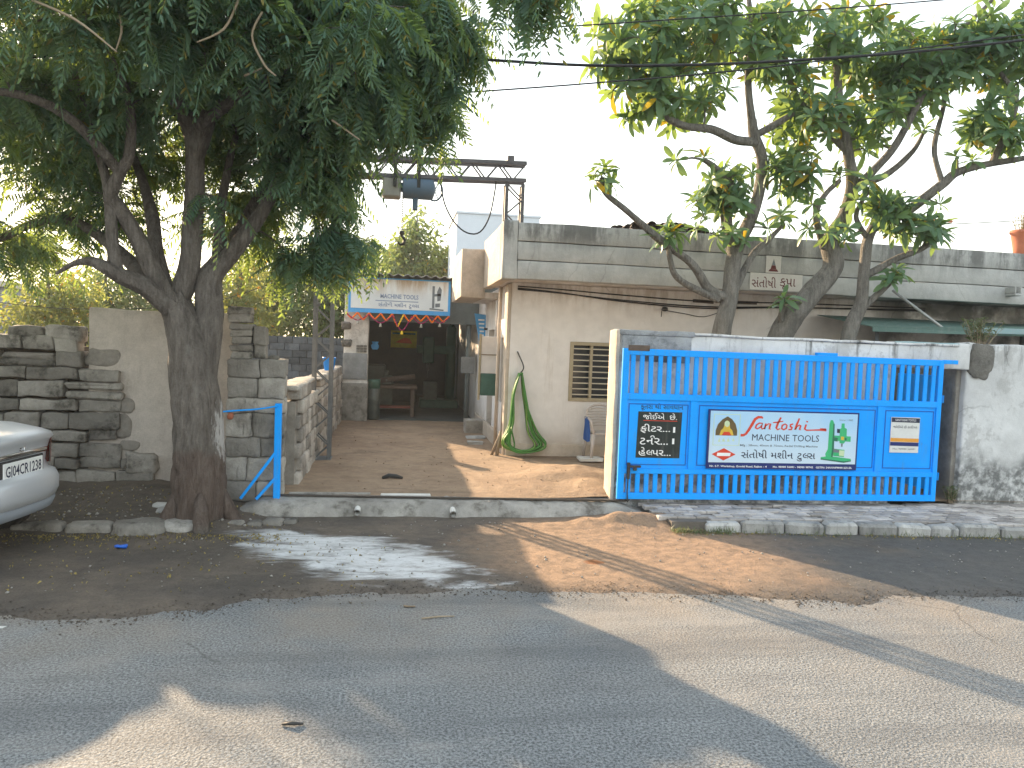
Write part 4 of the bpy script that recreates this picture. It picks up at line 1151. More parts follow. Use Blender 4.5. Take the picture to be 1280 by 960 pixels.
# ================================================================== gantry over the driveway and its hoist
G = thing('lifting_gantry', 'lattice steel lifting gantry spanning the driveway to the house roof', 'gantry', (-1.0, 11.5, .16))
GYc = 11.5
def lattice(p, q, off, name_chord, name_lace, w=.05, lw_=.018, pitch=.22, mat='steel'):
    p, q, off = Vector(p), Vector(q), Vector(off)
    for s_ in (-1, 1):
        for e in (-1, 1):
            d = off*.5*s_+Vector((0, .09*e, 0)); MB().bar(p+d, q+d, w).build(name_chord, mat, G)
    L = (q-p).length; n = max(2, int(L/pitch)); dr = (q-p)/n
    for i in range(n):
        a = p+dr*i; b = p+dr*(i+1)
        for e in (-1, 1):
            f = Vector((0, .09*e, 0))
            u0, u1 = (a-off*.5, b+off*.5) if i % 2 == 0 else (a+off*.5, b-off*.5)
            MB().bar(u0+f, u1+f, lw_).build(name_lace, mat, G)
lattice((-1.02, GYc, .14), (-1.02, GYc, 4.60), (.24, 0, 0), 'post_chord', 'post_lacing')
lattice((-1.16, GYc, 4.40), (1.86, GYc, 4.50), (0, 0, .25), 'beam_chord', 'beam_lacing', .055, .02, .19, 'beam')
lattice((1.70, GYc+.02, 2.97), (1.70, GYc+.02, 4.32), (.24, 0, 0), 'post_chord', 'post_lacing', .05, .018, .2, 'beam')
bx(-1.2, -.86, GYc-.18, GYc+.18, .12, .175, .004).build('base_plate', 'steel', G)
for x in (-.08, .26, 1.62): bx(x-.05, x+.05, GYc-.12, GYc+.12, 4.60, 4.72, .008).build('clamp', 'beam', G)

Hh = thing('chain_hoist', 'blue grey electric hoist with handwheel hanging from the gantry beam', 'hoist', (.25, GYc, 4.1))
hz = 4.17
MB().lathe((.05, GYc, hz), [(.02, -.0), (.145, .0), (.16, .02), (.16, .42), (.135, .45), (.04, .48)], 22, 'X').build('drum', 'hoist', Hh, True)
m = MB(); m.cbox(-.24, .03, GYc-.12, GYc+.12, hz-.17, hz+.12, .025); m.build('motor', 'motor', Hh)
MB().lathe((.0, GYc, hz), [(.05, .0), (.07, .01), (.07, .05), (.05, .06)], 16, 'X').build('coupling', 'hoist', Hh, True)
for x in (-.06, .28):
    for e in (-1, 1): bx(x-.025, x+.025, GYc+e*.15-.012, GYc+e*.15+.012, hz-.02, 4.66, .003).build('hanger', 'iron', Hh)
    MB().bar((x, GYc-.15, hz+.05), (x, GYc+.15, hz+.05), .05).build('cross_bar', 'iron', Hh)
wheel = MB(); wc = Vector((.52, GYc, hz-.02))
ring = [wc+Vector((.0, .13*math.cos(a), .13*math.sin(a))) for a in np.linspace(0, 2*math.pi, 25)]
# the wheel faces the yard: turned a little from the shaft
ring = [wc+Vector((.11*math.cos(a), -.06*math.cos(a)*.6, .145*math.sin(a))) for a in np.linspace(0, 2*math.pi, 25)]
wheel.tube(ring, .014, 8, False)
for a in np.linspace(0, math.pi, 4)[:-1]: wheel.bar(wc-Vector((.11*math.cos(a), -.036*math.cos(a), .145*math.sin(a))), wc+Vector((.11*math.cos(a), -.036*math.cos(a), .145*math.sin(a))), .012)
wheel.build('handwheel', 'hoist', Hh, True)
bx(.20, .28, GYc-.05, GYc+.05, hz-.32, hz-.10, .01).build('gearbox', 'hoist', Hh)
for k in range(16):
    z = hz-.14-.032*k; m = MB()
    P = [Vector((.06+(.012*math.cos(a) if k % 2 else 0), GYc+(0 if k % 2 else .012*math.cos(a)), z+.02*math.sin(a))) for a in np.linspace(0, 2*math.pi, 9)]
    m.tube(P, .005, 5, False); m.build('chain_link', 'iron', Hh)
hp = [Vector((.06, GYc, hz-.65)), Vector((.06, GYc, hz-.70)), Vector((.10, GYc, hz-.75)), Vector((.09, GYc, hz-.81)), Vector((.04, GYc, hz-.83)), Vector((.0, GYc, hz-.78))]
pts, ra = catmull(hp, [.018, .02, .022, .022, .018, .008], 4)
MB().tube(pts, ra, 8).build('hook', 'iron', Hh, True)
MB().lathe((.06, GYc, hz-.66), [(.02, -.03), (.04, -.02), (.04, .02), (.02, .03)], 12).build('hook_swivel', 'iron', Hh, True)
P = [(0.600,11.400,4.236), (0.668,11.400,3.952), (0.818,11.400,3.694), (1.011,11.400,3.554), (1.200,11.400,3.577), (1.334,11.400,3.819), (1.402,11.400,4.221), (1.416,11.450,4.349)]
pts, ra = catmull(P, [.011]*len(P))
reg(MB().tube(pts, ra, 7).build('hoist_cable', 'rubber', None, True), 'black supply cable looping from the hoist to the gantry beam', 'cable')
pts, ra = catmull([(-0.055,11.500,4.522), (0.701,11.500,4.577), (1.654,11.500,4.588)], [.005]*3)
reg(MB().tube(pts, ra, 6).build('guide_wire', 'rubber', None, True), 'thin wire stretched just above the gantry beam', 'wire')

# ================================================================== workshop shed at the back
sh = thing('workshop_shed', 'open fronted workshop shed at the end of the driveway', 'shed', (.4, 17, .1))
SY = 16.82
MB().wall(-1.07, -.55, SY, SY+.30, .70, 3.22, .12, .012, .02, 3).build('front_pillar', 'shop_white', sh, True)
MB().wall(-1.08, -.54, SY-.015, SY+.31, .05, .98, .1, .015, .02, 4).build('pillar_foot', 'brick_grey', sh, True)
MB().wall(-1.075, -.56, SY-.018, SY+.02, 1.05, 1.62, .1, .006, .008, 3).build('cement_patch', 'patch_grey', sh, True)
for z, x0, x1 in ((2.12, -1.12, -.92), (1.75, -1.12, -.9)): MB().wall(x0, x1, SY-.05, SY+.12, z, z+.16, .06, .025, .03, 6).build('protruding_stone', 'stone', sh, True)
for r_ in range(3):
    for c_ in range(3): bx(-.80+.075*c_, -.80+.07+.075*c_, SY-.024, SY-.001, 1.64+.055*r_, 1.688+.055*r_, .004).build('brick', 'brick_grey', sh)
bx(-.55, 2.4, SY+.08, SY+.25, 2.33, 3.2).build('lintel_panel', 'grey_shop', sh)
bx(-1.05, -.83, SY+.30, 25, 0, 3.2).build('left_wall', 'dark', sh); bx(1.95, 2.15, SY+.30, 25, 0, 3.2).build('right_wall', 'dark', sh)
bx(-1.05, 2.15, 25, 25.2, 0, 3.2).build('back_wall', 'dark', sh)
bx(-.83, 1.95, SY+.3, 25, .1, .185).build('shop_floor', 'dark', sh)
# corrugated roof
m = MB(); nxs = 90
for j, (y, z) in enumerate(((16.35, 3.30), (25.2, 3.62))):
    for i in range(nxs+1): m.v.append((-.98+3.2*i/nxs, y, z+.022*math.sin(i*1.15)))
for i in range(nxs): m.f.append((i, i+1, nxs+2+i, nxs+1+i))
o = m.build('tin_roof', 'tin', sh, False, False); sm = o.modifiers.new('thickness', 'SOLIDIFY'); sm.thickness = .012
MB().wall(-1.10, -.92, 16.4, 17.0, 3.20, 3.40, .08, .02, .02, 5).build('roof_stone', 'stone', sh, True)
MB().wall(-.92, -.62, 16.5, 17.2, 3.335, 3.40, .08, .015, .02, 5).build('roof_sheet_end', 'white_tile', sh, True)
# post with a switch box at the right of the opening
t = thing('switch_post', 'grey steel post with a switch box inside the shed opening', 'post', (1.62, 17.0, .15))
MB().tube([(1.62, 17.0, .15), (1.62, 17.0, 2.5)], .055, 12).build('post', 'grey_shop', t, True)
bx(1.46, 1.76, 16.86, 16.94, 1.26, 1.62, .008).build('switch_box', 'patch_grey', t)
# shop sign
sg = thing('shop_sign', 'faded white machine tools sign board with blue border over the shed', 'sign', (.1, 16.6, 2.5))
SX0, SX1, SZ0, SZ1, SYs = -.98, 1.16, 2.49, 3.235, 16.56
bx(SX0, SX1, SYs+.01, SYs+.07, SZ0, SZ1).build('box_frame', 'sign_blue', sg)
bx(SX0+.05, SX1-.05, SYs+.002, SYs+.008, SZ0+.09, SZ1-.03).build('sheet', 'faded', sg)
lettering('MACHINE TOOLS', SX0+.66, SZ0+.315, .80, .095, SYs-.001, 'fade_ink', sg, bold=.025)
bx(SX0+.56, SX0+1.46, SYs-.002, SYs+.0005, SZ0+.255, SZ0+.272).build('print_line', 'fade_ink', sg)
lettering(['સંતોષી', ' ', 'મશીન', ' ', 'ટુ', '~લ', 'સ'], SX0+.62, SZ0+.115, .86, .125, SYs-.001, 'fade_ink', sg, bold=.02)
for pts in (((1.70, .12), (2.0, .10), (2.0, .13), (1.70, .15)), ((1.75, .15), (1.80, .15), (1.80, .62), (1.75, .62)), ((1.80, .40), (1.93, .42), (1.93, .46), (1.80, .45)), ((1.86, .30), (1.93, .32), (1.95, .55), (1.90, .62), (1.85, .5)), ((1.82, .17), (1.92, .18), (1.92, .26), (1.82, .25))):
    flat([(SX0+a, SZ0+b) for a, b in pts], SYs-.001, 'ink_grey', sg, 'drill_drawing')
# marigold garland under the sign
gd = thing('door_garland', 'orange and magenta festive door garland hanging under the shed sign', 'garland', (.1, 16.52, 2.4))
def strand(P, mat, name, r=.022):
    m = MB(); P = [Vector(p) for p in P]
    pts, ra = catmull(P, [r]*len(P), 8)
    m.tube(pts, [r*(1+.35*math.sin(i*2.1)) for i in range(len(pts))], 7)
    m.build(name, mat, gd, True)
zb = 2.48
xs = [-1.02+2.16*i/9 for i in range(10)]
for i in range(9):
    a, b = xs[i], xs[i+1]; c = (a+b)/2
    d = .26 if i == 4 else .13+.02*(i % 2)
    strand([(a, 16.5, zb), ((a+c)/2, 16.5, zb-d*.55), (c, 16.5, zb-d)], 'marigold', 'strand', .017); strand([(c, 16.5, zb-d), ((b+c)/2, 16.5, zb-d*.5), (b, 16.5, zb)], 'yellow' if i == 4 else 'marigold', 'strand', .017)
for a, b, d in ((-1.0, -.55, .16), (-.55, -.05, .20), (-.05, .35, .34), (.35, .75, .18), (.75, 1.14, .15)):
    strand([(a, 16.49, zb-.03), ((a+b)/2, 16.49, zb-d), (b, 16.49, zb-.03)], 'magenta', 'swag', .011)
    x = (a+b)/2
    MB().lathe((x, 16.49, zb-d-.05), [(.006, .05), (.018, .03), (.026, .0), (.034, -.03), (.030, -.035)], 10).build('bell', 'bell' if d < .3 else 'yellow', gd, True)

# inside the shed
po = thing('yellow_poster', 'bright yellow printed poster on the shed back wall', 'poster', (.3, 21.8, 1.5))
bx(-.1, .62, 21.8, 21.82, 1.72, 2.19).build('sheet', 'yellow_poster', po)
bx(-.15, .67, 21.82, 21.9, .2, 2.24).build('backing_cupboard', 'dark', po)
flat([(.02, 1.86), (.50, 1.84), (.42, 1.98), (.28, 2.0), (.14, 1.93)], 21.795, 'marigold', po, 'printed_motif')
flat([(-.06, 2.09), (.58, 2.09), (.58, 2.14), (-.06, 2.14)], 21.795, 'green_dark', po, 'printed_band')
wb = thing('workbench', 'cluttered wooden workbench inside the shed at the left', 'bench', (-.1, 18.2, .18))
MB().wall(-.45, .55, 17.7, 18.5, .82, .89, .2, .01, .01).build('bench_top', 'rust_steel', wb, True)
for x, y in ((-.38, 17.78), (.45, 17.78), (-.38, 18.42), (.45, 18.42)): bx(x-.04, x+.04, y-.04, y+.04, .17, .82, .004).build('leg', 'rust_steel', wb)
bx(-.40, .47, 17.9, 18.3, .36, .40).build('lower_shelf', 'redpaint', wb)
MB().tube([(-.35, 17.95, .98), (.5, 18.0, 1.10)], .06, 12).build('steel_bar', 'rust_steel', wb, True)
vi = thing('bench_vice', 'dark bench vice standing on the shed workbench', 'vice', (-.15, 18.1, .90))
bx(-.28, -.02, 18.0, 18.2, .89, 1.10, .02).build('jaw_body', 'darkmetal', vi); bx(-.20, -.12, 17.85, 18.35, 1.10, 1.22, .015).build('jaw', 'darkmetal', vi)
MB().tube([(-.15, 17.8, 1.0), (-.15, 17.98, 1.0)], .018, 10).build('screw', 'steel', vi)
dr_ = thing('drilling_machine', 'green radial drilling machine standing deep in the shed', 'machine', (1.1, 20.5, .18))
bx(.7, 1.7, 20.2, 21.0, .18, .40, .02).build('base', 'shop_green', dr_); MB().lathe((1.5, 20.6, .40), [(.13, 0), (.13, 1.9), (.06, 2.0)], 18).build('column', 'shop_green', dr_, True)
bx(.6, 1.6, 20.48, 20.72, 1.60, 1.82, .02).build('arm', 'shop_green', dr_); bx(.75, 1.05, 20.4, 20.8, 1.35, 2.05, .03).build('drill_head', 'shop_green', dr_)
MB().lathe((.9, 20.6, 1.35), [(.05, 0), (.04, -.2), (.015, -.22), (.012, -.40)], 12).build('spindle', 'steel', dr_, True)
bx(.8, 1.15, 20.3, 20.75, .40, .85, .01).build('table', 'darkmetal', dr_)
la = thing('lathe_machine', 'dark metal lathe at the far left inside the shed', 'machine', (-.3, 20, .18))
bx(-.75, .0, 19.5, 21.2, .18, .85, .02).build('cabinet', 'darkmetal', la); bx(-.7, -.2, 19.5, 20.0, .85, 1.30, .03).build('headstock', 'darkmetal', la)
bx(-.72, -.1, 20.0, 21.2, .85, .95, .01).build('bed', 'steel', la)
MB().lathe((-.45, 20.0, 1.1), [(.14, 0), (.14, .10), (.05, .14)], 18, 'Y').build('chuck', 'steel', la, True)
t = thing('blue_rag', 'pale blue rag hung on the left shed wall', 'cloth', (-.6, 17.6, 1.9))
m = MB()
for j in range(5):
    for i in range(4): m.v.append((-.50+.05*i+.02*math.sin(j*2+i), 17.55+.02*math.sin(i*2.2+j), 1.88-.045*j))
for j in range(4):
    for i in range(3): m.f.append((j*4+i, j*4+i+1, j*4+i+5, j*4+i+4))
m.build('rag', 'sign_blue', t, True, False)
t = thing('blue_drum', 'small blue and grey drum beside the shed pillar', 'drum', (-.42, 17.2, .18))
MB().lathe((-.42, 17.2, .18), [(.13, 0), (.14, .02), (.14, .40), (.145, .42), (.14, .44), (.14, .84), (.12, .86)], 20).build('drum_body', 'darkmetal', t, True)
MB().lathe((-.42, 17.2, .85), [(.145, .20), (.145, .16), (.14, .0)], 20).build('drum_lid', 'shop_green', t, True)

# ================================================================== trees
def sample_lobes(lobes, rg):
    T = []
    for (c, rad, n) in lobes:
        c = np.array(c); rad = np.array(rad)
        k = 0
        while k < n:
            p = rg.uniform(-1, 1, 3); r = np.linalg.norm(p)
            if r > 1 or (r < .45 and rg.random() < .6): continue
            T.append(c+p*rad); k += 1
    return T
def grow(limbs, tips, r_tip, rg, sag=.0, lift=.25, sub=5):
    """limbs: polylines with radii; every tip is joined to the nearest wood by a curved twig"""
    strands = []; NP = []; NR = []
    for pts, rad in limbs:
        p, r = catmull(pts, rad, 6); strands.append((p, r, 12))
        NP += [tuple(v) for v in p[1:]]; NR += r[1:]
    trunk_base = np.array(limbs[0][0][0])
    tips = [np.array(t) for t in tips]
    A = np.array(NP); order = sorted(range(len(tips)), key=lambda i: np.min(np.sum((A-tips[i])**2, 1)))
    ends = []
    NPa = list(NP)
    for i in order:
        t = tips[i]; A = np.array(NPa)
        d = np.linalg.norm(A-t, axis=1)+.35*np.clip(A[:, 2]-t[2], 0, 9)+.10*np.linalg.norm(A-trunk_base, axis=1)
        k = int(np.argmin(d)); b = A[k]; L = np.linalg.norm(t-b)
        if L < .03: continue
        m1 = b+(t-b)*.35+np.array([rg.uniform(-1, 1)*.10*L, rg.uniform(-1, 1)*.10*L, lift*L*.5])
        m2 = b+(t-b)*.72+np.array([rg.uniform(-1, 1)*.08*L, rg.uniform(-1, 1)*.08*L, lift*L*.35])
        r0 = min(NR[k]*.8, r_tip*(1.1+1.5*L))
        p, r = catmull([b, m1, m2, t], [r0, r0*.8, (r0+r_tip)*.45, r_tip], sub)
        strands.append((p, r, 6)); NPa += [tuple(v) for v in p[2:]]; NR += r[2:]
        ends.append((Vector(t), (Vector(t)-Vector(m2)).normalized()))
    return strands, ends
def instance_mesh(name, templates, mats4, mat, parent):
    """bake many small templates into one mesh: templates [(verts, faces)], mats4 [(index, 3x3, translation)]"""
    vs = []; fl = []; fn = []; base = 0
    off = np.array(WL[parent.name]) if parent is not None else np.zeros(3)
    for k, m3, tr in mats4:
        v, f = templates[k]
        vs.append(v@m3.T+(tr-off))
        fl.append((f+base).ravel()); fn.append(np.full(len(f), f.shape[1])); base += len(v)
    V_ = np.concatenate(vs).astype(np.float32); F_ = np.concatenate(fl).astype(np.int32); Nn = np.concatenate(fn)
    me = bpy.data.meshes.new(name); me.vertices.add(len(V_)); me.vertices.foreach_set('co', V_.ravel())
    me.loops.add(len(F_)); me.loops.foreach_set('vertex_index', F_)
    st_ = np.concatenate(([0], np.cumsum(Nn)[:-1])).astype(np.int32)
    me.polygons.add(len(Nn)); me.polygons.foreach_set('loop_start', st_); me.polygons.foreach_set('loop_total', Nn.astype(np.int32))
    me.update(calc_edges=True); me.validate()
    me.materials.append(MT[mat])
    o = bpy.data.objects.new(name, me); COL.objects.link(o)
    if parent is not None: o.parent = parent
    return o
def frame3(d, up=(0, 0, 1), twist=0.0, sc=1.0):
    d = Vector(d).normalized(); u = Vector(up)
    if abs(d.dot(u)) > .97: u = Vector((1, 0, .1))
    s_ = u.cross(d).normalized(); n_ = d.cross(s_)
    if twist:
        q = Matrix.Rotation(twist, 3, d); s_ = q@s_; n_ = q@n_
    return np.array([[d.x, s_.x, n_.x], [d.y, s_.y, n_.y], [d.z, s_.z, n_.z]])*sc
def frond_template(rg, n=12, L=.42, droop=.25, plen=.095, pw=.022):
    v = []; f = []
    def axis(t): return np.array([L*t*(1-.12*droop*t), .02*math.sin(t*3+rg.random())*L, -droop*L*t*t])
    for i in range(n):
        t = .10+.90*i/(n-1)
        p = axis(t); q = axis(min(1.02, t+.03)); d = (q-p)/np.linalg.norm(q-p)
        for s_ in (-1, 1):
            a = R(rg.uniform(52, 68)) if t < .93 else R(25)
            ln = plen*(.55+.75*math.sin(math.pi*min(1, .16+.80*t)))*rg.uniform(.85, 1.1)
            e = d*math.cos(a)+np.array([0, s_*math.sin(a), -.18-.25*rg.random()])
            e /= np.linalg.norm(e)
            w_ = np.cross(e, np.array([0, 0, 1.])); w_ /= np.linalg.norm(w_)
            k = len(v)
            v += [p, p+e*ln*.35+w_*pw*.5, p+e*ln*.85+w_*pw*.35-np.array([0, 0, .006]), p+e*ln-np.array([0, 0, .012]), p+e*ln*.85-w_*pw*.35-np.array([0, 0, .006]), p+e*ln*.35-w_*pw*.5]
            f += [(k, k+1, k+2, k+5), (k+2, k+3, k+4, k+5)]
    for i in range(3):
        a, b = axis(i/3), axis((i+1)/3); k = len(v); w_ = np.array([0, .0035, 0])
        v += [a-w_, a+w_, b+w_, b-w_]; f += [(k, k+1, k+2, k+3)]
    return np.array(v), np.array(f)

# ---- the big feathery tree by the driveway
BT = thing('shade_tree', 'big feathery leaved shade tree with dark forked trunk beside the driveway', 'tree', (-1.89, 8.05, 0))
limbs = [
 ([(-1.911,8.106,0.000), (-1.895,8.050,0.299), (-1.918,8.050,0.785), (-1.941,8.050,1.267), (-1.985,8.050,1.666), (-2.081,8.050,2.019), (-2.191,8.050,2.291)], [.29, .25, .24, .235, .225, .165, .135]),
 ([(-1.899,8.080,1.507), (-1.855,8.100,1.830), (-1.842,8.120,2.151), (-1.854,8.150,2.473), (-1.768,8.200,2.642)], [.16, .14, .13, .125, .10]),
 ([(-2.182,8.080,2.174), (-2.071,8.100,2.458), (-2.016,8.100,2.856), (-1.989,8.050,3.359), (-2.008,8.000,3.888), (-2.178,7.900,4.224), (-2.283,7.800,4.553), (-2.330,7.700,4.982), (-2.382,7.600,5.569)], [.12, .11, .10, .095, .09, .075, .062, .05, .035]),
 ([(-1.994,8.050,3.631), (-1.890,8.000,3.935), (-1.843,7.980,4.087)], [.09, .085, .07]),
 ([(-2.114,8.000,2.096), (-2.298,7.950,2.435), (-2.440,7.900,2.768), (-2.607,7.850,3.076), (-2.677,7.800,3.183), (-2.578,7.750,3.409), (-2.480,7.700,3.589), (-2.467,7.600,4.070), (-2.709,7.500,4.579)], [.11, .095, .082, .07, .062, .054, .046, .038, .026]),
 ([(-2.170,7.980,2.171), (-2.384,7.850,2.362), (-2.567,7.750,2.444), (-2.705,7.700,2.522), (-2.817,7.700,2.560), (-2.963,7.720,2.532), (-3.125,7.750,2.437)], [.105, .09, .075, .058, .04, .024, .012]),
 ([(-2.592,7.780,2.445), (-2.658,7.800,2.781), (-2.708,7.850,3.234), (-2.800,7.900,3.538), (-2.967,8.000,3.925), (-3.099,8.000,4.437)], [.06, .055, .05, .045, .04, .03]),
 ([(-2.309,8.100,2.288), (-2.669,8.400,2.613), (-3.123,8.700,2.934), (-3.475,8.800,3.077), (-3.785,8.800,3.008), (-4.216,8.900,2.829), (-4.881,9.000,2.803)], [.09, .072, .058, .05, .045, .04, .03]),
 ([(-2.249,8.100,2.291), (-2.373,8.200,2.689), (-2.483,8.400,3.110), (-2.641,8.600,3.503), (-2.851,8.800,3.905)], [.09, .075, .065, .05, .035]),
 ([(-1.831,8.180,2.516), (-1.669,8.200,2.744), (-1.496,8.250,3.003), (-1.351,8.300,3.263), (-1.245,8.350,3.549), (-1.156,8.400,3.936), (-1.071,8.400,4.435), (-0.930,8.300,5.062)], [.105, .085, .074, .065, .057, .047, .038, .026]),
 ([(-1.791,8.200,2.600), (-1.802,8.300,2.934), (-1.806,8.400,3.275), (-1.763,8.500,3.709), (-1.717,8.600,4.026)], [.07, .055, .048, .04, .03]),
 ([(-1.827,8.220,2.641), (-1.658,8.600,3.067), (-1.487,9.000,3.576), (-1.099,9.300,4.072), (-0.656,9.300,4.472)], [.07, .055, .048, .04, .03]),
 ([(-2.283,7.800,4.553), (-1.621,7.500,4.757), (-0.961,7.300,4.814), (-0.256,7.400,4.853), (0.260,7.500,5.003)], [.06, .05, .045, .035, .022]),
 ([(-1.156,8.400,3.936), (-0.748,8.300,4.188), (-0.341,8.200,4.355), (-0.016,8.100,4.353)], [.045, .038, .03, .02]),
 ([(-2.008,8.000,3.888), (-1.488,7.600,4.154), (-0.869,7.200,4.364), (-0.430,6.900,4.233)], [.06, .05, .04, .03]),
 ([(-2.578,7.750,3.409), (-2.863,7.400,3.767), (-3.165,7.200,3.888), (-3.721,7.200,3.906)], [.05, .042, .035, .025]),
 ([(-2.330,7.700,4.982), (-1.299,7.200,5.287), (-0.190,6.900,5.333), (0.756,6.700,5.277), (1.232,6.600,5.050)], [.05, .045, .04, .03, .018]),
]
rg = np.random.default_rng(5)
lobes = [
 ((-3.655,8.400,3.902), (.95, 1.1, .70), 32), ((-2.712,7.600,4.653), (1.25, 1.4, .78), 92), ((-1.484,7.500,4.913), (1.2, 1.5, .85), 100),
 ((-0.521,7.600,4.832), (1.05, 1.4, .85), 90), ((0.142,7.800,4.742), (.52, .9, .72), 46), ((-0.841,8.500,3.943), (.55, .9, .68), 56),
 ((-1.491,9.500,4.229), (.95, .7, .75), 70), ((-2.822,9.500,4.352), (1.15, .7, .85), 70), ((-3.764,9.300,4.567), (1.1, .7, .8), 28), ((-0.501,8.800,3.103), (.30, .4, .16), 9),
 ((-5.15, 11.8, 3.1), (.32, .6, .28), 9), ((-4.061,8.900,2.838), (.5, .6, .26), 9), ((-3.277,8.900,3.265), (.55, .6, .42), 16), ((-0.894,8.900,2.800), (.40, .4, .16), 9), ((-1.812,7.900,3.304), (.18, .10, .06), 2),  # first lobe: foliage placed behind the wall to shade the near road
 ((-1.733,7.600,5.930), (2.8, 2.2, .95), 80), ((1.082,6.600,5.014), (.34, .3, .10), 9), ((-4.855,8.200,4.050), (1.3, 1.6, 1.3), 50), ((0.419,7.600,4.999), (.30, .5, .35), 16), ((-1.872,9.700,3.304), (.6, .3, .3), 14)]
tips = sample_lobes(lobes, rg)
strands, ends = grow(limbs, tips, .007, rg, lift=.18)
tk = MB()
for p, r, n in strands[:len(limbs)]: tk.tube(*catmull(p, r, 4 if r[0] > .25 else 2), 44 if r[0] > .25 else 26 if r[0] > .1 else 14, True, .16, .10 if r[0] > .1 else .05)
# buttress roots at the foot
for a in (-2.7, -1.3, .1, 1.3):
    c = Vector((-1.89, 8.05, 0)); d = Vector((math.cos(a), math.sin(a), 0))
    tk.tube([c+d*.20+Vector((0, 0, .36)), c+d*.26+Vector((0, 0, .18)), c+d*.33+Vector((0, 0, .03)), c+d*.46+Vector((0, 0, -.08))], [.05, .08, .09, .04], 12, True, .3, .1)
tk.build('trunk', 'bark', BT, True)
tw = MB()
for p, r, n in strands[len(limbs):]: tw.tube(p, r, 5, False)
reg(tw.build('twigs', 'bark', BT, True, False), kind='stuff')
FT = [frond_template(rg, n_, L_, d_) for n_, L_, d_ in ((12, .42, .25), (13, .48, .45), (11, .36, .15), (12, .44, .8), (13, .50, 1.0), (10, .32, .4))]
place = []
for t, d in ends:
    edge_r = t.x > -.75
    nf = rg.integers(9, 13)
    for k in range(nf):
        az = rg.uniform(0, 2*math.pi); el = rg.uniform(-.75, .55) if not edge_r else rg.uniform(-1.25, .2)
        v = Vector((math.cos(az)*math.cos(el), math.sin(az)*math.cos(el), math.sin(el)))*1.0 + d*.35
        m3 = frame3(v, (0, 0, 1), rg.uniform(-.5, .5), rg.uniform(.72, 1.12))
        o_ = np.array(t)-np.array(d)*rg.uniform(0, .22)
        place.append((int(rg.integers(0, 6) if not edge_r else rg.integers(1, 6)), m3, o_))
reg(instance_mesh('crown', FT, place, 'frond', BT), kind='stuff')
# a few bare, pale dead twigs that hang out of the crown
dead = [[(-2.719,6.300,4.346), (-2.415,6.300,4.232), (-2.128,6.300,4.026)], [(-1.279,6.400,4.538), (-1.382,6.400,4.309), (-1.582,6.400,4.186)], [(-1.115,6.500,4.505), (-1.190,6.500,4.311), (-1.094,6.500,4.101), (-1.000,6.500,4.016)], [(-2.209,6.600,4.404), (-2.196,6.600,4.282), (-2.235,6.600,4.142)], [(-1.303,6.800,4.088), (-1.157,6.800,4.167)], [(-0.588,6.900,3.813), (-0.347,6.900,3.662)]]
for P in dead:
    p, r = catmull(P, [.010]*(len(P)-1)+[.006], 5); MB().tube(p, r, 6).build('dead_twig', 'twig', BT, True)

# ---- three frangipani trees behind the compound wall
def leaf_mesh(L, W, bend, fold):
    ts = (0, .16, .42, .70, .90, 1.0); ws = (.04, .42, .88, 1.0, .62, .03)
    v = []; f = []
    for t, w_ in zip(ts, ws):
        x = L*t*(1-.15*bend*t); z = -bend*L*t*t
        v += [(x, -W*w_*.5, z+fold*W*w_*.5), (x, 0, z), (x, W*w_*.5, z+fold*W*w_*.5)]
    for i in range(len(ts)-1):
        a = 3*i; f += [(a, a+1, a+4, a+3), (a+1, a+2, a+5, a+4)]
    return np.array(v), np.array(f)
LT = [leaf_mesh(.22, .070, .15, .35), leaf_mesh(.25, .074, .45, .25), leaf_mesh(.19, .062, .30, .45), leaf_mesh(.26, .070, .75, .2), leaf_mesh(.15, .05, .10, .5)]
LM = []
for v, f in LT:
    me = bpy.data.meshes.new('leaf'); me.from_pydata(v.tolist(), [], f.tolist()); me.materials.append(MT['frangi'])
    me.polygons.foreach_set('use_smooth', [True]*len(me.polygons)); LM.append(me)
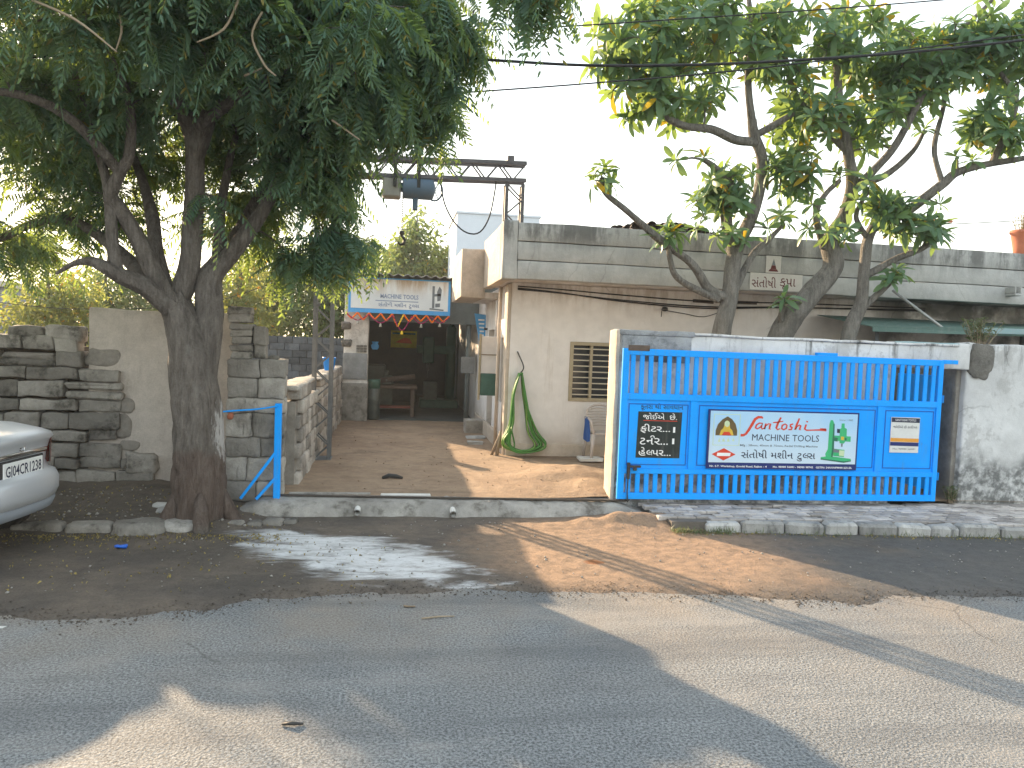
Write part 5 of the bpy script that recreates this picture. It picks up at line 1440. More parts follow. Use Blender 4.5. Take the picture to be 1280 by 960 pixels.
def frangipani(label, base, limbs, lobes, seed, single=()):
    rg = np.random.default_rng(seed)
    T = thing('frangipani_tree', label, 'tree', base, 'frangipani trees behind the compound wall')
    tips = sample_lobes(lobes, rg)
    tips += [np.array(s_) for s_ in single]
    tips += [np.array(l[0][-1])+np.array([0, 0, .04]) for l in limbs]
    strands, ends = grow(limbs, tips, .010, rg, lift=.10, sub=4)
    m = MB()
    for p, r, n in strands[:len(limbs)]: m.tube(*catmull(p, r, 2), 16, True, .22, .05)
    for p, r, n in strands[len(limbs):]: m.tube(p, r, 7, True, .15)
    m.build('trunk', 'bark_grey', T, True)
    leaves = []
    for t, d in ends:
        nf = int(rg.integers(9, 15)); a0 = rg.uniform(0, 6.28)
        dd = (d+Vector((0, 0, .5))).normalized()
        q = dd.to_track_quat('Z', 'X').to_matrix()
        for k in range(nf):
            az = a0+2.4*k; el = .95-1.45*k/nf+rg.uniform(-.2, .2)
            v = q@Vector((math.cos(az)*math.cos(el), math.sin(az)*math.cos(el), math.sin(el)))
            leaves.append((int(rg.integers(0, 5)), frame3(v, tuple(dd), rg.uniform(-.25, .25), rg.uniform(.8, 1.15)), np.array(t)-np.array(dd)*.03*(k/nf)))
    # the leaves that show largest are single objects, the others one mass
    def shows(l):
        dv = Vector(l[2])-Vector((0, 0, CAMH)); z = dv.dot(_f); x = dv.dot(_r2)/z; y = dv.dot(_u2)/z
        return -z if abs(x) < .66 and abs(y) < .50 else -99-z
    leaves.sort(key=shows, reverse=True)
    for k, m3, tr in leaves[:290]:
        M4 = Matrix([list(r_)+[0] for r_ in m3]).to_4x4() if False else Matrix(((m3[0][0], m3[0][1], m3[0][2], 0), (m3[1][0], m3[1][1], m3[1][2], 0), (m3[2][0], m3[2][1], m3[2][2], 0), (0, 0, 0, 1)))
        o = bpy.data.objects.new('leaf', LM[k]); COL.objects.link(o); o.parent = T
        M4.translation = Vector(tr)-WL[T.name]; o.matrix_local = M4
    if len(leaves) > 290: reg(instance_mesh('crown', LT, leaves[290:], 'frangi', T), kind='stuff')
def C2(cx, cy, y): return None
frangipani('frangipani tree nearest the driveway with one long bare arm', (4.35, 9.85, .1), [
 ([(4.33, 9.85, .1), (4.34, 9.85, 1.4), (4.355,9.850,2.248), (4.455,9.850,2.704), (4.482,9.850,3.241), (4.702,9.850,3.788), (4.794,9.850,4.167), (4.807,9.850,4.539), (4.651,9.800,4.832), (4.605,9.800,5.037)], [.17, .14, .135, .115, .095, .085, .08, .075, .07, .06]),
 ([(4.377,9.850,2.679), (4.111,9.800,2.791), (3.831,9.700,3.085), (3.343,9.600,3.357), (2.855,9.450,3.659), (2.527,9.350,3.848), (2.454,9.300,4.028)], [.07, .06, .055, .048, .04, .034, .03]),
 ([(4.266,9.800,2.639), (3.677,9.700,2.868), (3.514,9.650,3.115), (3.462,9.600,3.364)], [.05, .042, .035, .025]),
 ([(4.459,9.850,3.240), (4.317,9.750,3.748), (4.330,9.700,4.106), (4.073,9.650,4.337), (3.883,9.600,4.415)], [.06, .055, .048, .04, .03]),
 ([(4.667,9.800,4.749), (4.350,9.700,4.731), (3.971,9.600,4.809), (3.553,9.500,4.799), (3.194,9.400,4.911), (2.885,9.300,5.243), (2.719,9.300,5.517)], [.06, .055, .05, .045, .04, .032, .022]),
 ([(4.639,9.800,4.831), (4.897,9.700,4.981), (5.110,9.650,5.120)], [.05, .045, .036]),
 ([(4.606,9.800,5.017), (4.519,9.800,5.552), (4.539,9.800,6.175), (4.453,9.800,6.681), (4.369,9.800,7.183)], [.055, .045, .036, .03, .022]),
 ([(4.509,9.850,2.760), (4.757,9.900,3.262), (5.000,9.950,3.497), (5.246,10.000,3.736)], [.06, .045, .036, .025]),
 ([(4.325,9.850,2.376), (4.465,9.950,3.143), (4.383,10.000,3.576), (4.344,10.100,4.022)], [.05, .04, .03, .02])],
 [((2.735,9.200,5.578), (.55, .6, .45), 46), ((3.542,9.500,6.011), (.75, .8, .55), 67), ((3.608,9.700,5.235), (.55, .6, .35), 35), ((2.894,9.300,5.051), (.35, .4, .25), 21), ((4.484,9.900,6.000), (.6, .7, .5), 35), ((4.266,9.800,4.069), (.28, .3, .30), 23)],
 21, [(3.443,9.600,3.516), (3.861,9.700,3.556), (4.143,9.700,3.468), (2.452,9.300,4.086), (2.375,9.300,3.984), (2.592,9.350,3.989), (2.488,9.300,4.166), (5.129,9.900,3.823), (4.536,9.700,3.439), (3.469,9.500,4.361), (3.921,9.600,3.720), (4.407,9.600,3.886), (4.006,9.600,4.168), (3.802,9.600,3.897), (4.865,9.700,3.616), (3.376,9.600,3.359), (3.553,9.600,3.472), (4.597,9.700,4.333), (4.317,9.600,3.517)])
frangipani('frangipani tree in the middle with a thick leaning trunk', (5.2, 9.85, .1), [
 ([(5.0, 9.85, .1), (5.08, 9.85, 1.4), (5.233,9.850,2.251), (5.558,9.850,2.702), (5.908,9.850,3.156), (5.847,9.850,3.534), (6.039,9.850,3.872), (6.132,9.850,4.258), (6.010,9.800,4.724), (5.851,9.800,5.351), (5.755,9.800,5.925), (5.660,9.800,6.494)], [.19, .16, .15, .15, .145, .11, .095, .085, .07, .055, .042, .03]),
 ([(6.124,9.850,4.203), (6.383,9.800,4.482), (6.646,9.700,4.855), (6.940,9.600,5.542), (7.193,9.600,6.146), (7.503,9.500,6.506), (7.780,9.500,6.796)], [.065, .058, .05, .042, .036, .028, .022]),
 ([(5.772,9.850,3.421), (5.598,9.800,3.836), (5.668,9.750,4.100), (5.857,9.700,4.317)], [.055, .045, .038, .028]),
 ([(6.118,9.850,4.289), (6.632,9.900,4.466), (7.105,10.000,4.853), (7.269,10.000,5.143)], [.05, .045, .036, .025]),
 ([(6.010,9.800,4.724), (5.573,9.900,5.144), (5.251,10.000,5.575), (5.096,10.000,6.201)], [.05, .045, .036, .022]),
 ([(5.241,9.850,2.306), (5.144,9.750,2.462), (5.155,9.700,2.600)], [.05, .035, .028])],
 [((5.106,9.900,6.111), (.65, .7, .5), 46), ((5.344,9.800,5.097), (.55, .6, .45), 40), ((6.274,9.900,6.169), (.75, .8, .5), 59), ((6.335,9.800,5.178), (.5, .5, .4), 31), ((5.157,9.800,4.394), (.35, .4, .3), 23), ((6.997,9.800,5.986), (.6, .6, .45), 35)],
 22, [(5.122,9.650,2.703), (5.406,9.700,4.127), (5.792,9.700,4.418), (5.669,9.600,3.598), (5.473,9.700,3.972), (5.288,9.700,4.172), (6.045,9.600,4.045), (6.202,9.600,4.321), (5.436,9.700,3.651), (5.954,9.600,3.668), (5.058,9.800,4.122)])
frangipani('slender frangipani tree whose long branch reaches right over the wall', (6.25, 9.85, .1), [
 ([(6.1, 9.85, .1), (6.12, 9.85, 1.4), (6.228,9.850,2.280), (6.370,9.850,2.684), (6.388,9.850,3.126), (6.419,9.850,3.567), (6.558,9.850,3.817), (6.844,9.800,3.914), (7.096,9.750,4.119), (7.380,9.700,4.368), (7.572,9.650,4.535), (8.034,9.600,4.676), (8.554,9.500,4.789), (9.151,9.500,5.106)], [.13, .115, .105, .09, .08, .07, .068, .066, .064, .06, .055, .045, .035, .025]),
 ([(6.416,9.850,3.073), (6.767,9.750,3.302), (7.107,9.700,3.457), (7.325,9.650,3.616)], [.05, .045, .04, .028]),
 ([(6.376,9.850,2.596), (6.671,9.800,2.916), (6.784,9.750,3.061)], [.05, .045, .04]),
 ([(8.034,9.600,4.676), (8.136,9.500,5.080), (8.204,9.450,5.499), (7.891,9.400,5.825)], [.045, .04, .034, .022]),
 ([(7.380,9.700,4.368), (7.298,9.800,4.875), (7.475,9.900,5.518), (7.540,9.900,6.289)], [.04, .035, .03, .022]),
 ([(6.419,9.850,3.567), (6.154,9.750,3.863), (6.277,9.700,4.185)], [.04, .032, .024])],
 [((7.452,9.700,6.154), (.6, .7, .5), 54), ((8.010,9.500,6.187), (.6, .6, .5), 54), ((6.858,9.900,5.574), (.45, .5, .35), 27), ((8.030,9.500,5.179), (.45, .5, .35), 31), ((6.589,9.700,3.969), (.35, .3, .16), 21), ((7.025,9.700,3.747), (.35, .3, .12), 18), ((9.067,9.500,6.072), (.5, .6, .6), 35)],
 23, [(6.766,9.700,3.155), (6.679,9.700,3.019), (7.280,9.600,3.694), (6.273,9.700,4.239), (5.999,9.750,3.530), (6.395,9.600,4.068), (6.752,9.600,4.038), (7.124,9.600,3.847), (7.288,9.600,4.073), (7.726,9.600,4.697), (7.480,9.600,4.733)])

# ---- trees and bushes far behind
def kite(L, W): return np.array([(0, 0, 0), (L*.45, W*.5, .01), (L, 0, -.02), (L*.45, -W*.5, .01)]), np.array([(0, 1, 2, 3)])
def far_tree(name, label, loc, top, lobes, nl, mat, seed, leafL=.22, trunk_r=.12, cat='tree'):
    rg = np.random.default_rng(seed)
    T = thing(name, label, cat, loc, 'trees and bushes behind the walls')
    base = Vector(loc)
    K = [kite(leafL*s_, leafL*.36*s_) for s_ in (.8, 1.0, 1.2)]
    place = []; tot = sum(l[1][0]*l[1][2] for l in lobes)
    m = MB()
    cz = [Vector(l[0]) for l in lobes]
    m.tube(*catmull([base, base+(cz[0]-base)*.4+Vector((.1, 0, 0)), cz[0], Vector((cz[0].x, cz[0].y, top-.2))], [trunk_r, trunk_r*.8, trunk_r*.5, trunk_r*.12], 4), 8)
    for c in cz[1:]:
        b = base+(cz[0]-base)*.55; m.tube(*catmull([b, (b+c)/2+Vector((0, 0, -.15)), c], [trunk_r*.45, trunk_r*.3, trunk_r*.12], 4), 6)
    m.build('trunk', 'bark_far', T, True)
    for c, rad in lobes:
        n = int(nl*rad[0]*rad[2]/tot); ncl = max(4, n//16)
        for i in range(ncl):
            while True:
                p = rg.uniform(-1, 1, 3)
                if .3 < np.linalg.norm(p) < 1: break
            q = np.array(c)+p*np.array(rad)
            out = Vector(p*np.array([1, 1, .6]))
            for k in range(16):
                v = Vector(rg.normal(0, 1, 3))+out*.6+Vector((0, 0, -.35))
                place.append((int(rg.integers(0, 3)), frame3(v, (0, 0, 1), rg.uniform(-1.2, 1.2), rg.uniform(.7, 1.25)), q+rg.normal(0, leafL*.75, 3)))
    reg(instance_mesh('crown', K, place, mat, T), kind='stuff')
far_tree('neem_tree', 'tall airy pale green tree rising behind the shed roof', (1.0, 30, 0), 6.9, [((0.734,30.000,5.782), (.75, .8, .5)), ((0.268,30.000,5.085), (.9, .8, .5)), ((1.278,30.000,5.049), (.9, .9, .55)), ((0.745,30.000,6.392), (.45, .5, .4)), ((0.746,30.000,4.408), (1.4, 1, .5))], 2600, 'far_leaf', 41, .30)
far_tree('bushy_tree', 'rounded green tree left of the airy one behind the shed', (-1.0, 33, 0), 5.6, [((-1.020,33.000,4.893), (1.3, 1.2, .9)), ((-0.182,33.000,4.602), (1.0, 1.2, .9)), ((-1.828,33.000,4.352), (1.2, 1.2, .9))], 2800, 'far_leaf', 42, .3)
far_tree('bushy_tree', 'yellow green bush tree beside the house canopy behind the shed', (1.9, 29, 0), 5.0, [((1.780,29.000,4.678), (.8, .8, .7)), ((2.359,29.000,4.410), (.8, .8, .7)), ((1.319,29.000,4.208), (.8, .8, .5))], 2000, 'far_leaf2', 43, .26)
far_tree('roadside_tree', 'leafy green tree above the dark block wall left of the gantry post', (-4.2, 27, 0), 5.8, [((-4.019,27.000,4.325), (1.2, 1.2, 1.0)), ((-3.341,27.000,3.282), (1.3, 1.2, .9)), ((-4.511,27.000,2.959), (1.0, 1.2, .9)), ((-3.845,27.000,2.314), (1.6, 1.2, .7))], 5200, 'far_leaf', 44, .24)
far_tree('roadside_tree', 'leafy green tree above the dark block wall right of the gantry post', (-2.6, 26, 0), 5.6, [((-2.266,26.000,3.931), (1.0, 1.1, .9)), ((-1.803,26.000,2.906), (.9, 1.1, .9)), ((-2.563,26.000,2.479), (1.2, 1.1, .7)), ((-1.398,26.000,2.265), (.7, 1.0, .6))], 4600, 'far_leaf', 45, .24)
far_tree('flowering_tree', 'yellowish tree seen between the big trunk and the stone stack', (-5.0, 24, 0), 4.8, [((-4.597,24.000,3.532), (.8, .9, .8)), ((-4.810,24.000,2.691), (.9, .9, .7)), ((-4.302,24.000,2.475), (.8, .9, .6))], 2600, 'far_leaf2', 46, .22)
far_tree('flowering_tree', 'pale green tree with orange flowers above the stone wall', (-8.8, 21, 0), 4.0, [((-8.650,21.000,2.399), (1.0, 1, .7)), ((-8.185,21.000,2.823), (.8, .9, .6)), ((-9.021,21.000,2.082), (.9, .9, .5)), ((-7.991,21.000,2.125), (.8, .9, .5))], 3400, 'far_leaf2', 47, .18)
far_tree('hedge_tree', 'pale leafy hedge tree seen above the plaster panel', (-7.0, 25, 0), 4.4, [((-8.616,25.000,2.874), (1.3, 1, .8)), ((-7.820,25.000,3.082), (1.2, 1, .8)), ((-7.127,25.000,2.944), (1.1, 1, .8)), ((-9.178,25.000,2.414), (1.0, 1, .7))], 4200, 'far_leaf', 48, .2)

# ================================================================== the silver car
CR = thing('parked_car', 'silver sedan parked at the left with its rear towards the driveway', 'car', (-2.98, 6.98, 0))
CR.rotation_euler = (0, 0, math.atan2(.129, -.99))          # local +x points to the nose
def cpart(m, name, mat, parent=None, smooth=True):
    """geometry given in the car's own axes: x forward, y to its right hand negative, z up"""
    me = bpy.data.meshes.new(name); me.from_pydata(m.v, [], m.f)
    bm = bmesh.new(); bm.from_mesh(me); bmesh.ops.remove_doubles(bm, verts=bm.verts, dist=.0005); bmesh.ops.recalc_face_normals(bm, faces=bm.faces); bm.to_mesh(me); bm.free()
    me.materials.append(MT[mat])
    if smooth: me.polygons.foreach_set('use_smooth', [True]*len(me.polygons))
    o = bpy.data.objects.new(name, me); COL.objects.link(o); o.parent = parent or CR
    return o
HW = .86
def car_shell(profile, hw, drop, push, nv=24):
    """a closed profile in (x, z) swept across the car, rounded towards both flanks"""
    m = MB(); vs_ = [math.sin(math.pi/2*(2*i/nv-1)) for i in range(nv+1)]
    xc = 2.05
    for v in vs_:
        k = abs(v)**3.2
        for x, z, e in profile:
            m.v.append((x+push*k*(1 if x < xc else -1)*e, v*hw, z-drop*k*(1 if z > .5 else -.6)*(e > 0)))
    n = len(profile)
    for i in range(nv):
        for j in range(n-1): m.f.append((i*n+j, i*n+j+1, (i+1)*n+j+1, (i+1)*n+j))
    m.f.append(tuple(range(n))); m.f.append(tuple(nv*n+j for j in reversed(range(n))))
    return m
body = [(.30, .26, .3), (.12, .40, 1), (.02, .44, 1), (.0, .52, 1), (.0, .62, 1), (.035, .685, 1), (.10, .70, 1), (.125, .76, 1), (.115, .85, 1), (.085, .945, 1), (.055, .985, 1), (.075, 1.02, 1), (.16, 1.045, 1), (.42, 1.09, 1), (.78, 1.10, .6), (2.0, 1.0, .4), (2.9, .98, .5), (3.5, .90, .8), (3.92, .78, 1), (4.04, .62, 1), (4.05, .45, 1), (3.98, .28, 1), (3.6, .22, .2)]
ob = cpart(car_shell(body, HW, .10, .38), 'body', 'car_paint')
low = [(.34, .23, .3), (.16, .30, 1), (.055, .34, 1), (.03, .40, 1), (.05, .455, 1), (.30, .46, 1), (.6, .40, .3)]
cpart(car_shell(low, HW-.01, .02, .38), 'bumper_valance', 'far_grey')
cab = [(.60, 1.06, 1), (.78, 1.14, 1), (1.12, 1.34, 1), (1.40, 1.45, 1), (1.85, 1.49, 1), (2.35, 1.44, 1), (2.75, 1.26, 1), (3.10, 1.0, 1), (2.4, .95, .3), (1.2, .95, .3)]
cpart(car_shell(cab, .70, .10, .20), 'roof', 'car_paint')
rw = MB()
for i in range(11):
    v = -1+2*i/10
    for t in (0, .25, .5, .75, 1):
        x = .74+t*.58; z = 1.115+t*.295
        rw.v.append((x-.02+.08*abs(v)**4, v*(.60-.10*t), z+.016-.03*abs(v)**4))
for i in range(10):
    for j in range(4): rw.f.append((i*5+j, i*5+j+1, i*5+j+6, i*5+j+5))
cpart(rw, 'rear_window', 'car_glass')
for s_ in (-1, 1):
    m = MB(); m.add([(.98, s_*.705, 1.10), (2.80, s_*.705, 1.08), (2.25, s_*.665, 1.37), (1.35, s_*.665, 1.385)], [(0, 1, 2, 3)]); cpart(m, 'side_window', 'car_glass', None, False)
    # wrap-round tail lamps
    m = MB()
    for i in range(7):
        v = .50+.335*i/6; k = (v/HW)**3.2
        for z in (.72, .78, .85, .92, .955):
            m.v.append((.095+.38*k-.014-.03*(z-.72), s_*v, z-.09*k+.012))
    for i in range(6):
        for j in range(4): m.f.append((i*5+j, i*5+j+1, i*5+j+6, i*5+j+5))
    cpart(m, 'tail_lamp', 'tail_red')
    m = MB(); m.cbox(.46, .58, s_*.80-.05, s_*.80+.05, .87, .93, .01); cpart(m, 'indicator_lamp', 'tail_orange', None, False)
# chrome strip over the plate, plate recess, plate with its number
m = MB()
for i in range(13):
    v = -1+2*i/12; k = abs(v*.52/HW)**3.2
    for z, dx in ((.835, .012), (.85, -.012), (.875, -.014), (.885, .01)): m.v.append((.100+.38*k+dx, v*.50, z-.10*k))
for i in range(12):
    for j in range(3): m.f.append((i*4+j, i*4+j+1, i*4+j+5, i*4+j+4))
cpart(m, 'chrome_strip', 'chrome')
m = MB(); m.cbox(.088, .11, -.30, .30, .66, .83, .008); cpart(m, 'plate_recess', 'car_black', None, False)
m = MB(); m.cbox(.078, .09, -.27, .27, .675, .815, .004); npl = cpart(m, 'number_plate', 'plate', None, False)
v, f = text_geo('GJ04CR1238', False, .015)
X0 = min(a for a, b in v); X1 = max(a for a, b in v)
m = MB(); m.add([(.0765, .245-(a-X0)/(X1-X0)*.49, .70+b*.125) for a, b in v], f)
cpart(m, 'plate_number', 'ink', npl, False)
m = MB(); m.tube([(.096, .035*math.cos(a), .915+.035*math.sin(a)) for a in np.linspace(.5, 5.8, 14)], .006, 6, False); m.tube([(.096, .035, .915), (.096, 0, .915)], .006, 6, False); cpart(m, 'boot_emblem', 'chrome')
for x in (.78, 3.25):
    for s_ in (-1, 1):
        wl = bpy.data.objects.new('wheel', None); COL.objects.link(wl); wl.parent = CR; wl.location = (x, s_*.77, .30)
        m = MB(); m.lathe((0, 0, 0), [(.19, -.09), (.27, -.10), (.30, -.08), (.305, 0), (.30, .08), (.27, .10), (.19, .09)], 28, 'Y'); cpart(m, 'tyre', 'rubber', wl)
        m = MB(); m.lathe((0, s_*.055, 0), [(.02, .035*s_), (.06, .03*s_), (.19, .0), (.20, .025*s_), (.20, -.05*s_)], 24, 'Y'); cpart(m, 'rim', 'steel', wl)

# ================================================================== wires over the road
def wire(P, r, label, name='overhead_wire'):
    pts, ra = catmull(P, [r]*len(P), 8)
    reg(MB().tube(pts, ra, 6).build(name, 'rubber', None, True), label, 'wire', 'overhead wires')
wire([(-6.012,7.600,3.965), (-2.197,7.600,4.482), (0.314,7.600,4.672), (2.021,7.600,4.752), (4.062,7.600,4.996), (6.643,7.600,5.447), (12.106,7.600,6.622)], .014, 'thickest black overhead cable crossing above the driveway and trees')
wire([(-5.711,8.000,3.560), (-1.564,8.000,4.116), (0.182,8.000,4.420), (1.963,8.000,4.704), (3.910,8.000,5.046), (7.089,8.000,5.712)], .008, 'lowest thin overhead wire running into the frangipani crown')
wire([(-5.560,7.800,4.211), (-0.797,7.800,4.821), (0.749,7.800,5.048), (1.888,7.800,5.216), (5.333,7.800,5.786), (9.024,7.800,6.472)], .007, 'uppermost thin overhead wire above the gantry')
wire([(9.189,14.000,4.533), (10.922,14.000,4.670), (12.711,14.000,4.860)], .008, 'thin wire stretched low above the right end of the house roof')
wire([(-9.147,18.000,2.478), (-6.932,18.000,2.339), (-4.290,18.000,2.564), (-2.671,18.000,3.140)], .007, 'thin drooping wire behind the plaster panel and stone wall')

# ================================================================== awning behind the right wall, weeds, roof things
aw = thing('sheet_awning', 'green sheet metal awning over the yard behind the right wall', 'awning', (8.5, 10, .1))
m = MB(); m.add([(6.98, 10.45, 2.335), (12, 9.55, 2.36), (12, 9.57, 2.50), (9.0, 10.10, 2.485), (6.98, 10.47, 2.40)], [(0, 1, 2, 3, 4)]); o = m.build('valance', 'green_sheet', aw); o.modifiers.new('thickness', 'SOLIDIFY').thickness = .01
m = MB(); m.add([(6.98, 10.47, 2.40), (12, 9.57, 2.50), (12, 12.0, 2.62), (6.98, 12.0, 2.62)], [(0, 1, 2, 3)]); o = m.build('roof_sheet', 'green_sheet', aw); o.modifiers.new('thickness', 'SOLIDIFY').thickness = .01
m = MB(); m.add([(8.35, 10.17, 2.37), (12, 9.52, 2.385), (12, 9.51, 2.46), (8.35, 10.165, 2.45)], [(0, 1, 2, 3)]); o = m.build('edge_strip', 'teal_sheet', aw); o.modifiers.new('thickness', 'SOLIDIFY').thickness = .01
MB().tube([(7.710,11.100,3.014), (8.071,10.400,2.430)], .022, 10).build('stay_rod', 'tin', aw, True)
for x in (7.15, 9.6): MB().tube([(x, 10.6, .1), (x, 10.6, 2.38)], .03, 10).build('support_post', 'steel', aw, True)
t = thing('roof_spout', 'small grey concrete spout under the right end of the fascia', 'spout', (9.856,11.200,3.099))
c = Vector((9.857,11.200,3.086))
MB().cbox(c.x-.06, c.x+.06, c.y-.18, c.y+.1, c.z-.06, c.z-.02, .01).build('spout_floor', 'fascia', t)
for s_ in (-1, 1): MB().cbox(c.x+s_*.05-.012, c.x+s_*.05+.012, c.y-.18, c.y+.1, c.z-.02, c.z+.08, .004).build('spout_side', 'fascia', t)

def weeds(name, label, cat, loc, n, h, spread, mat, seed, leafL=.06):
    rg = np.random.default_rng(seed); T = thing(name, label, cat, loc)
    m = MB(); place = []; K = [kite(leafL*s_, leafL*.28*s_) for s_ in (.8, 1, 1.3)]
    for i in range(n):
        a = rg.uniform(0, 6.28); s_ = spread*rg.random(); hh = h*rg.uniform(.45, 1.0)
        b = Vector(loc)+Vector((math.cos(a)*s_*.4, math.sin(a)*s_*.25, 0)); e = b+Vector((math.cos(a)*s_*.6, math.sin(a)*s_*.4, hh))
        pts, ra = catmull([b, (b+e)/2+Vector((0, 0, hh*.12)), e], [.004, .003, .0015], 4); m.tube(pts, ra, 4, False)
        for k in range(int(14*hh/h)+3):
            t = rg.uniform(.1, 1); p = b+(e-b)*t+Vector((0, 0, hh*.1*math.sin(math.pi*t)))
            v = Vector((rg.normal(), rg.normal(), .6+rg.random())); place.append((int(rg.integers(0, 3)), frame3(v, (0, 0, 1), rg.uniform(-1, 1), rg.uniform(.7, 1.3)), np.array(p)))
    reg(m.build('stems', 'twig', T, False, False), kind='stuff'); reg(instance_mesh('foliage', K, place, mat, T), kind='stuff')
    return T
weeds('wall_weed', 'tuft of dry green weeds growing on the broken right wall top', 'weed', (7.40, 8.86, 2.16), 46, .34, .34, 'weed', 61, .055)
weeds('ground_weed', 'small weed at the foot of the wall beside the old doorway', 'weed', (7.05, 8.72, .14), 14, .22, .14, 'weed', 62, .05)
pt = thing('roof_pot', 'terracotta pot standing on the right end of the house roof', 'pot', (10.75, 12, 3.70))
MB().lathe((10.72, 12, 3.70), [(.10, 0), (.13, .25), (.17, .48), (.19, .50), (.19, .55), (.16, .55), (.14, .42)], 20).build('pot_wall', 'terracotta', pt, True)
weeds('roof_plant', 'dry grey twiggy plant growing in the roof pot', 'plant', (10.72, 12, 4.15), 26, .42, .30, 'dry_leaf', 63, .045)
bx(10.3, 11.2, 11.7, 12.4, 2.98, 3.70).build('roof_plinth', 'fascia', pt)

tp = thing('roof_tile_heap', 'heap of old curved clay tiles on the house roof', 'tiles', (4.2, 12.1, 3.0))
m = MB(); n = 8
for j in range(2):
    for i in range(n+1):
        a = math.pi*i/n; m.v.append((-.20+.40*j, .075*math.cos(a), .07*math.sin(a)))
for i in range(n): m.f.append((i, i+1, n+2+i, n+1+i))
o = m.build('tile', 'roof_tile', None, True, False); tme = o.data; bpy.data.objects.remove(o)
bx(3.4, 5.05, 11.7, 12.5, 2.98, 3.70).build('heap_base', 'roof_tile', tp)
for r_ in range(3):
    for i in range(15):
        x = 3.48+.108*i+random.uniform(-.02, .02); d = abs(i-7)/7
        link('tile', tme, tp, (x, 11.85+.22*r_, 3.72+.13*(1-d**3)*random.uniform(.6, 1.2)+.05*r_), (random.uniform(-.5, .5), random.uniform(-.2, .2), 1.57+random.uniform(-.3, .3)))
o = MB().tube([(8.440,13.000,4.545), (10.139,13.000,4.520)], .025, 8).build('roof_rod', 'terracotta', None, True); reg(o, 'long rusty rod lying along the roof edge at the right', 'rod')

# ================================================================== buildings far behind
fb = thing('far_house', 'pale blue grey flat roofed block rising behind the house', 'building', (2.6, 26, 0))
MB().wall(1.80, 4.4, 24, 27.5, 0, 5.92, .6, .01, .01).build('wall', 'far_white', fb)
bx(1.76, 4.44, 23.96, 27.54, 5.92, 5.98).build('roof_slab', 'far_white', fb)
f2 = thing('far_workshop', 'grey workshop with a blue shutter far behind the stone wall', 'building', (-15, 30, 0))
bx(-22, -14.2, 30, 36, 0, 3.3).build('wall', 'far_grey', f2); bx(-22.3, -14.0, 29.4, 36.4, 3.3, 3.5).build('roof', 'tin', f2)
bx(-17.5, -15.0, 29.93, 30.0, .2, 2.6).build('shutter', 'far_blue', f2); bx(-15.7, -15.1, 29.90, 29.95, 1.9, 2.5).build('notice', 'far_white', f2)
f3 = thing('far_shed', 'low pale shed far behind the stone wall near its dip', 'building', (-12, 32, 0))
bx(-14.0, -10.4, 32, 36, 0, 2.6).build('wall', 'far_white', f3); bx(-14.2, -10.2, 31.6, 36.2, 2.6, 2.72).build('roof', 'tin', f3); bx(-12.5, -11.8, 31.95, 32.0, 1.0, 1.9).build('window', 'glass', f3)

# ================================================================== dusty air
hn = bpy.data.materials.new('dusty_air'); hn.use_nodes = True; hn.node_tree.nodes.clear()
hv = hn.node_tree.nodes.new('ShaderNodeVolumePrincipled'); ho = hn.node_tree.nodes.new('ShaderNodeOutputMaterial')
hv.inputs['Color'].default_value = (.93, .95, .97, 1); hv.inputs['Density'].default_value = .0012; hv.inputs['Anisotropy'].default_value = .25
hn.node_tree.links.new(hv.outputs[0], ho.inputs['Volume'])
reg(MB().box(-45, 45, -25, 60, -1.2, 9.0).build('haze', hn), 'thin dusty morning air over the whole place', 'haze', None, 'stuff')

# ================================================================== small things on the road and verge
def scatter(name, label, cat, K, spots, mat, zf=None):
    place = []
    for (x, y, s_) in spots:
        z = max(0.0, verge_z(x, y)) if zf is None else zf(x, y)
        v = Vector((rng.normal(), rng.normal(), rng.normal()*.12)); place.append((int(rng.integers(0, len(K))), frame3(v, (0, 0, 1), rng.uniform(-.5, .5), s_), np.array((x, y, z+.006))))
    o = instance_mesh(name, K, place, mat, None); reg(o, label, cat, None, 'stuff'); return o
LK = [kite(.035*s_, .016*s_) for s_ in (.7, 1, 1.3)]
sp = []
for i in range(1700):
    k = rng.random()
    if k < .42: x = rng.uniform(-4.4, -1.0); y = 7.62-abs(rng.normal(0, .16))
    elif k < .62: x = rng.uniform(3.0, 8.5); y = kerb_y(x)-abs(rng.normal(0, .07))-.01
    elif k < .80: x = rng.uniform(-4, 0); y = rng.uniform(5.9, 7.6)
    else: x = rng.uniform(-3.6, -1.0); y = rng.uniform(7.7, 9.3)
    sp.append((x, y, rng.uniform(.45, 1.0)))
scatter('leaf_litter', 'small dry yellow leaves scattered along the kerb and under the tree', 'leaves', LK, sp, 'dry_leaf')
def pebble(s_):
    v = np.array([(1, 0, 0), (-1, 0, 0), (0, .8, 0), (0, -.9, 0), (0, 0, .7), (0, 0, -.5), (.6, .5, .3), (-.5, -.6, .3)])*s_; f = np.array([(0, 2, 4), (2, 1, 4), (1, 3, 4), (3, 0, 4), (2, 0, 5), (1, 2, 5), (3, 1, 5), (0, 3, 5)]); return v, f
sp = [(rng.uniform(-4, 8.5), 5.9+rng.beta(1.2, 1.2)*2.3, rng.uniform(.5, 1.6)) for i in range(520)]+[(rng.uniform(-3.8, -1.3), rng.uniform(7.7, 9.3), rng.uniform(.6, 2.2)) for i in range(160)]
sp = [s_ for s_ in sp if not (s_[0] > 3.2 and s_[1] > kerb_y(s_[0])-.03)]
scatter('gravel', 'fine loose stones scattered over the verge', 'gravel', [pebble(.009), pebble(.012), pebble(.007)], sp, 'ledge')
sp = []
for i in range(3000):
    x = rng.uniform(-4.5, 6.5); sp.append((x, edge(x)+rng.normal(-.02, .09), rng.uniform(.3, .95)))
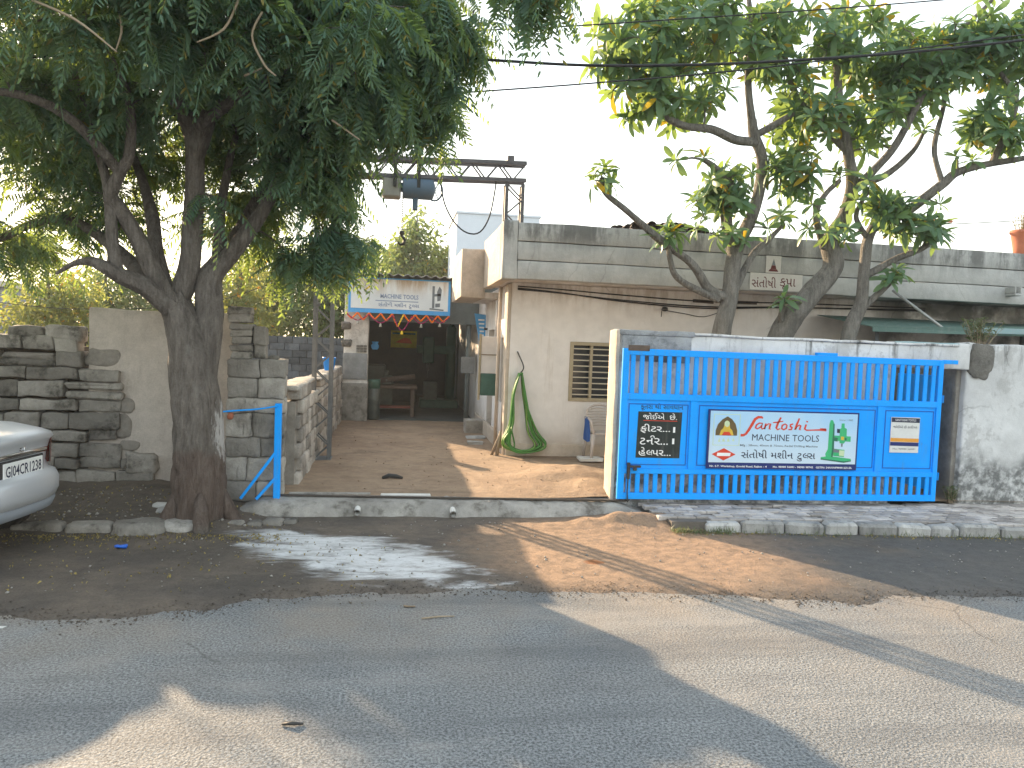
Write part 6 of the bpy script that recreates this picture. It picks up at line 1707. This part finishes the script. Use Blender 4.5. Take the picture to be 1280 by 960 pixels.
scatter('edge_grit', 'fine earth and grit strewn along the ragged edge of the asphalt', 'grit', [pebble(.010), pebble(.013), pebble(.007)], sp, 'verge')
sp = [(rng.uniform(-1.1, 2.4), rng.uniform(8.9, 15.5), rng.uniform(.4, 1.5)) for i in range(260)]
scatter('yard_gravel', 'small stones and crumbs lying over the driveway soil', 'gravel', [pebble(.010), pebble(.014), pebble(.007)], sp, 'yard', yard_z)
GK = [kite(.06*s_, .006*s_) for s_ in (.7, 1, 1.4)]
sp = []
for i in range(900):
    x = rng.uniform(2.95, 3.6) if rng.random() < .45 else rng.uniform(3.4, 8.5); sp.append((x, (kerb_y(max(x, 3.36))-.02-abs(rng.normal(0, .05))), rng.uniform(.5, 1.2)))
place = []
for x, y, s_ in sp:
    v = Vector((rng.normal()*.6, rng.normal()*.6, 1)); place.append((int(rng.integers(0, 3)), frame3(v, (0, 0, 1), rng.uniform(-3, 3), s_), np.array((x, y, max(0, verge_z(x, y))))))
o = instance_mesh('grass', GK, place, 'weed', None); reg(o, 'short dry grass growing along the foot of the kerb', 'grass', None, 'stuff')

def small(name, m, mat, label, cat, group=None): return reg(m.build(name, mat, None, True), label, cat, group)
c = (-2.322,7.127,0.020)
small('blue_wrapper', MB().wall(c[0]-.05, c[0]+.05, c[1]-.025, c[1]+.025, .02, .05, .02, .012, .012, 14), 'litter', 'crumpled blue wrapper on the verge below the flat rock', 'litter')
a, b = (0.246,5.309,0.008), (0.479,5.345,0.008)
small('dry_stick', MB().tube([a, tuple((p+q)/2+.004 for p, q in zip(a, b)), b], [.006, .007, .004], 6), 'twig', 'thin straight dry stick lying on the asphalt', 'stick', 'bits lying on the asphalt')
c = (-0.448,3.862,0.006)
small('dark_twig', MB().tube([(c[0]-.05, c[1]+.005, .008), (c[0], c[1]-.004, .016), (c[0]+.055, c[1]+.004, .007)], [.006, .010, .005], 6), 'iron', 'dark scrap lying on the near asphalt', 'scrap', 'bits lying on the asphalt')
c = (0.168,5.562,0.006)
small('dead_leaf', MB().wall(c[0]-.04, c[0]+.04, c[1]-.015, c[1]+.015, .006, .016, .02, .008, .006, 20), 'wood', 'dead brown leaf on the asphalt above the dry stick', 'leaf', 'bits lying on the asphalt')
c = (0.457,3.496,0.006)
c = (-2.437,5.289,0.003)
small('paint_chip', MB().prism([(c[0]-.10, 0), (c[0]+.015, 0), (c[0]+.0, 0), (c[0]-.10, 0)], c[1]-.04, c[1]+.03) if False else MB().add([(c[0]-.14, c[1]-.05, .004), (c[0]+.01, c[1]-.02, .004), (c[0]+.02, c[1]+.015, .004), (c[0]-.14, c[1]+.03, .004)], [(0, 1, 2, 3)]), 'white_tile', 'scrap of white road paint at the left edge of the asphalt', 'paint mark')
c = (0.022,9.875,0.170)
small('iron_scrap', MB().tube([(c[0]-.12, c[1], .175), (c[0]-.04, c[1]+.04, .20), (c[0]+.06, c[1]-.02, .20), (c[0]+.13, c[1]+.03, .175)], [.02, .03, .028, .015], 8), 'iron', 'dark iron scrap lying in the middle of the driveway', 'scrap')
a, b = (2.569,9.751,0.200), (2.318,9.293,0.200)
m = MB(); c = Vector((2.524,9.577,0.200))
for i in range(10):
    d = Vector((random.uniform(-.22, .12), random.uniform(-.06, .06), random.uniform(.0, .10))); m.tube([c, c+d*.5+Vector((0, 0, .01)), c+d], [.005, .004, .002], 5)
small('brushwood', m, 'twig', 'small tangle of dry twigs at the foot of the wall end', 'twigs')
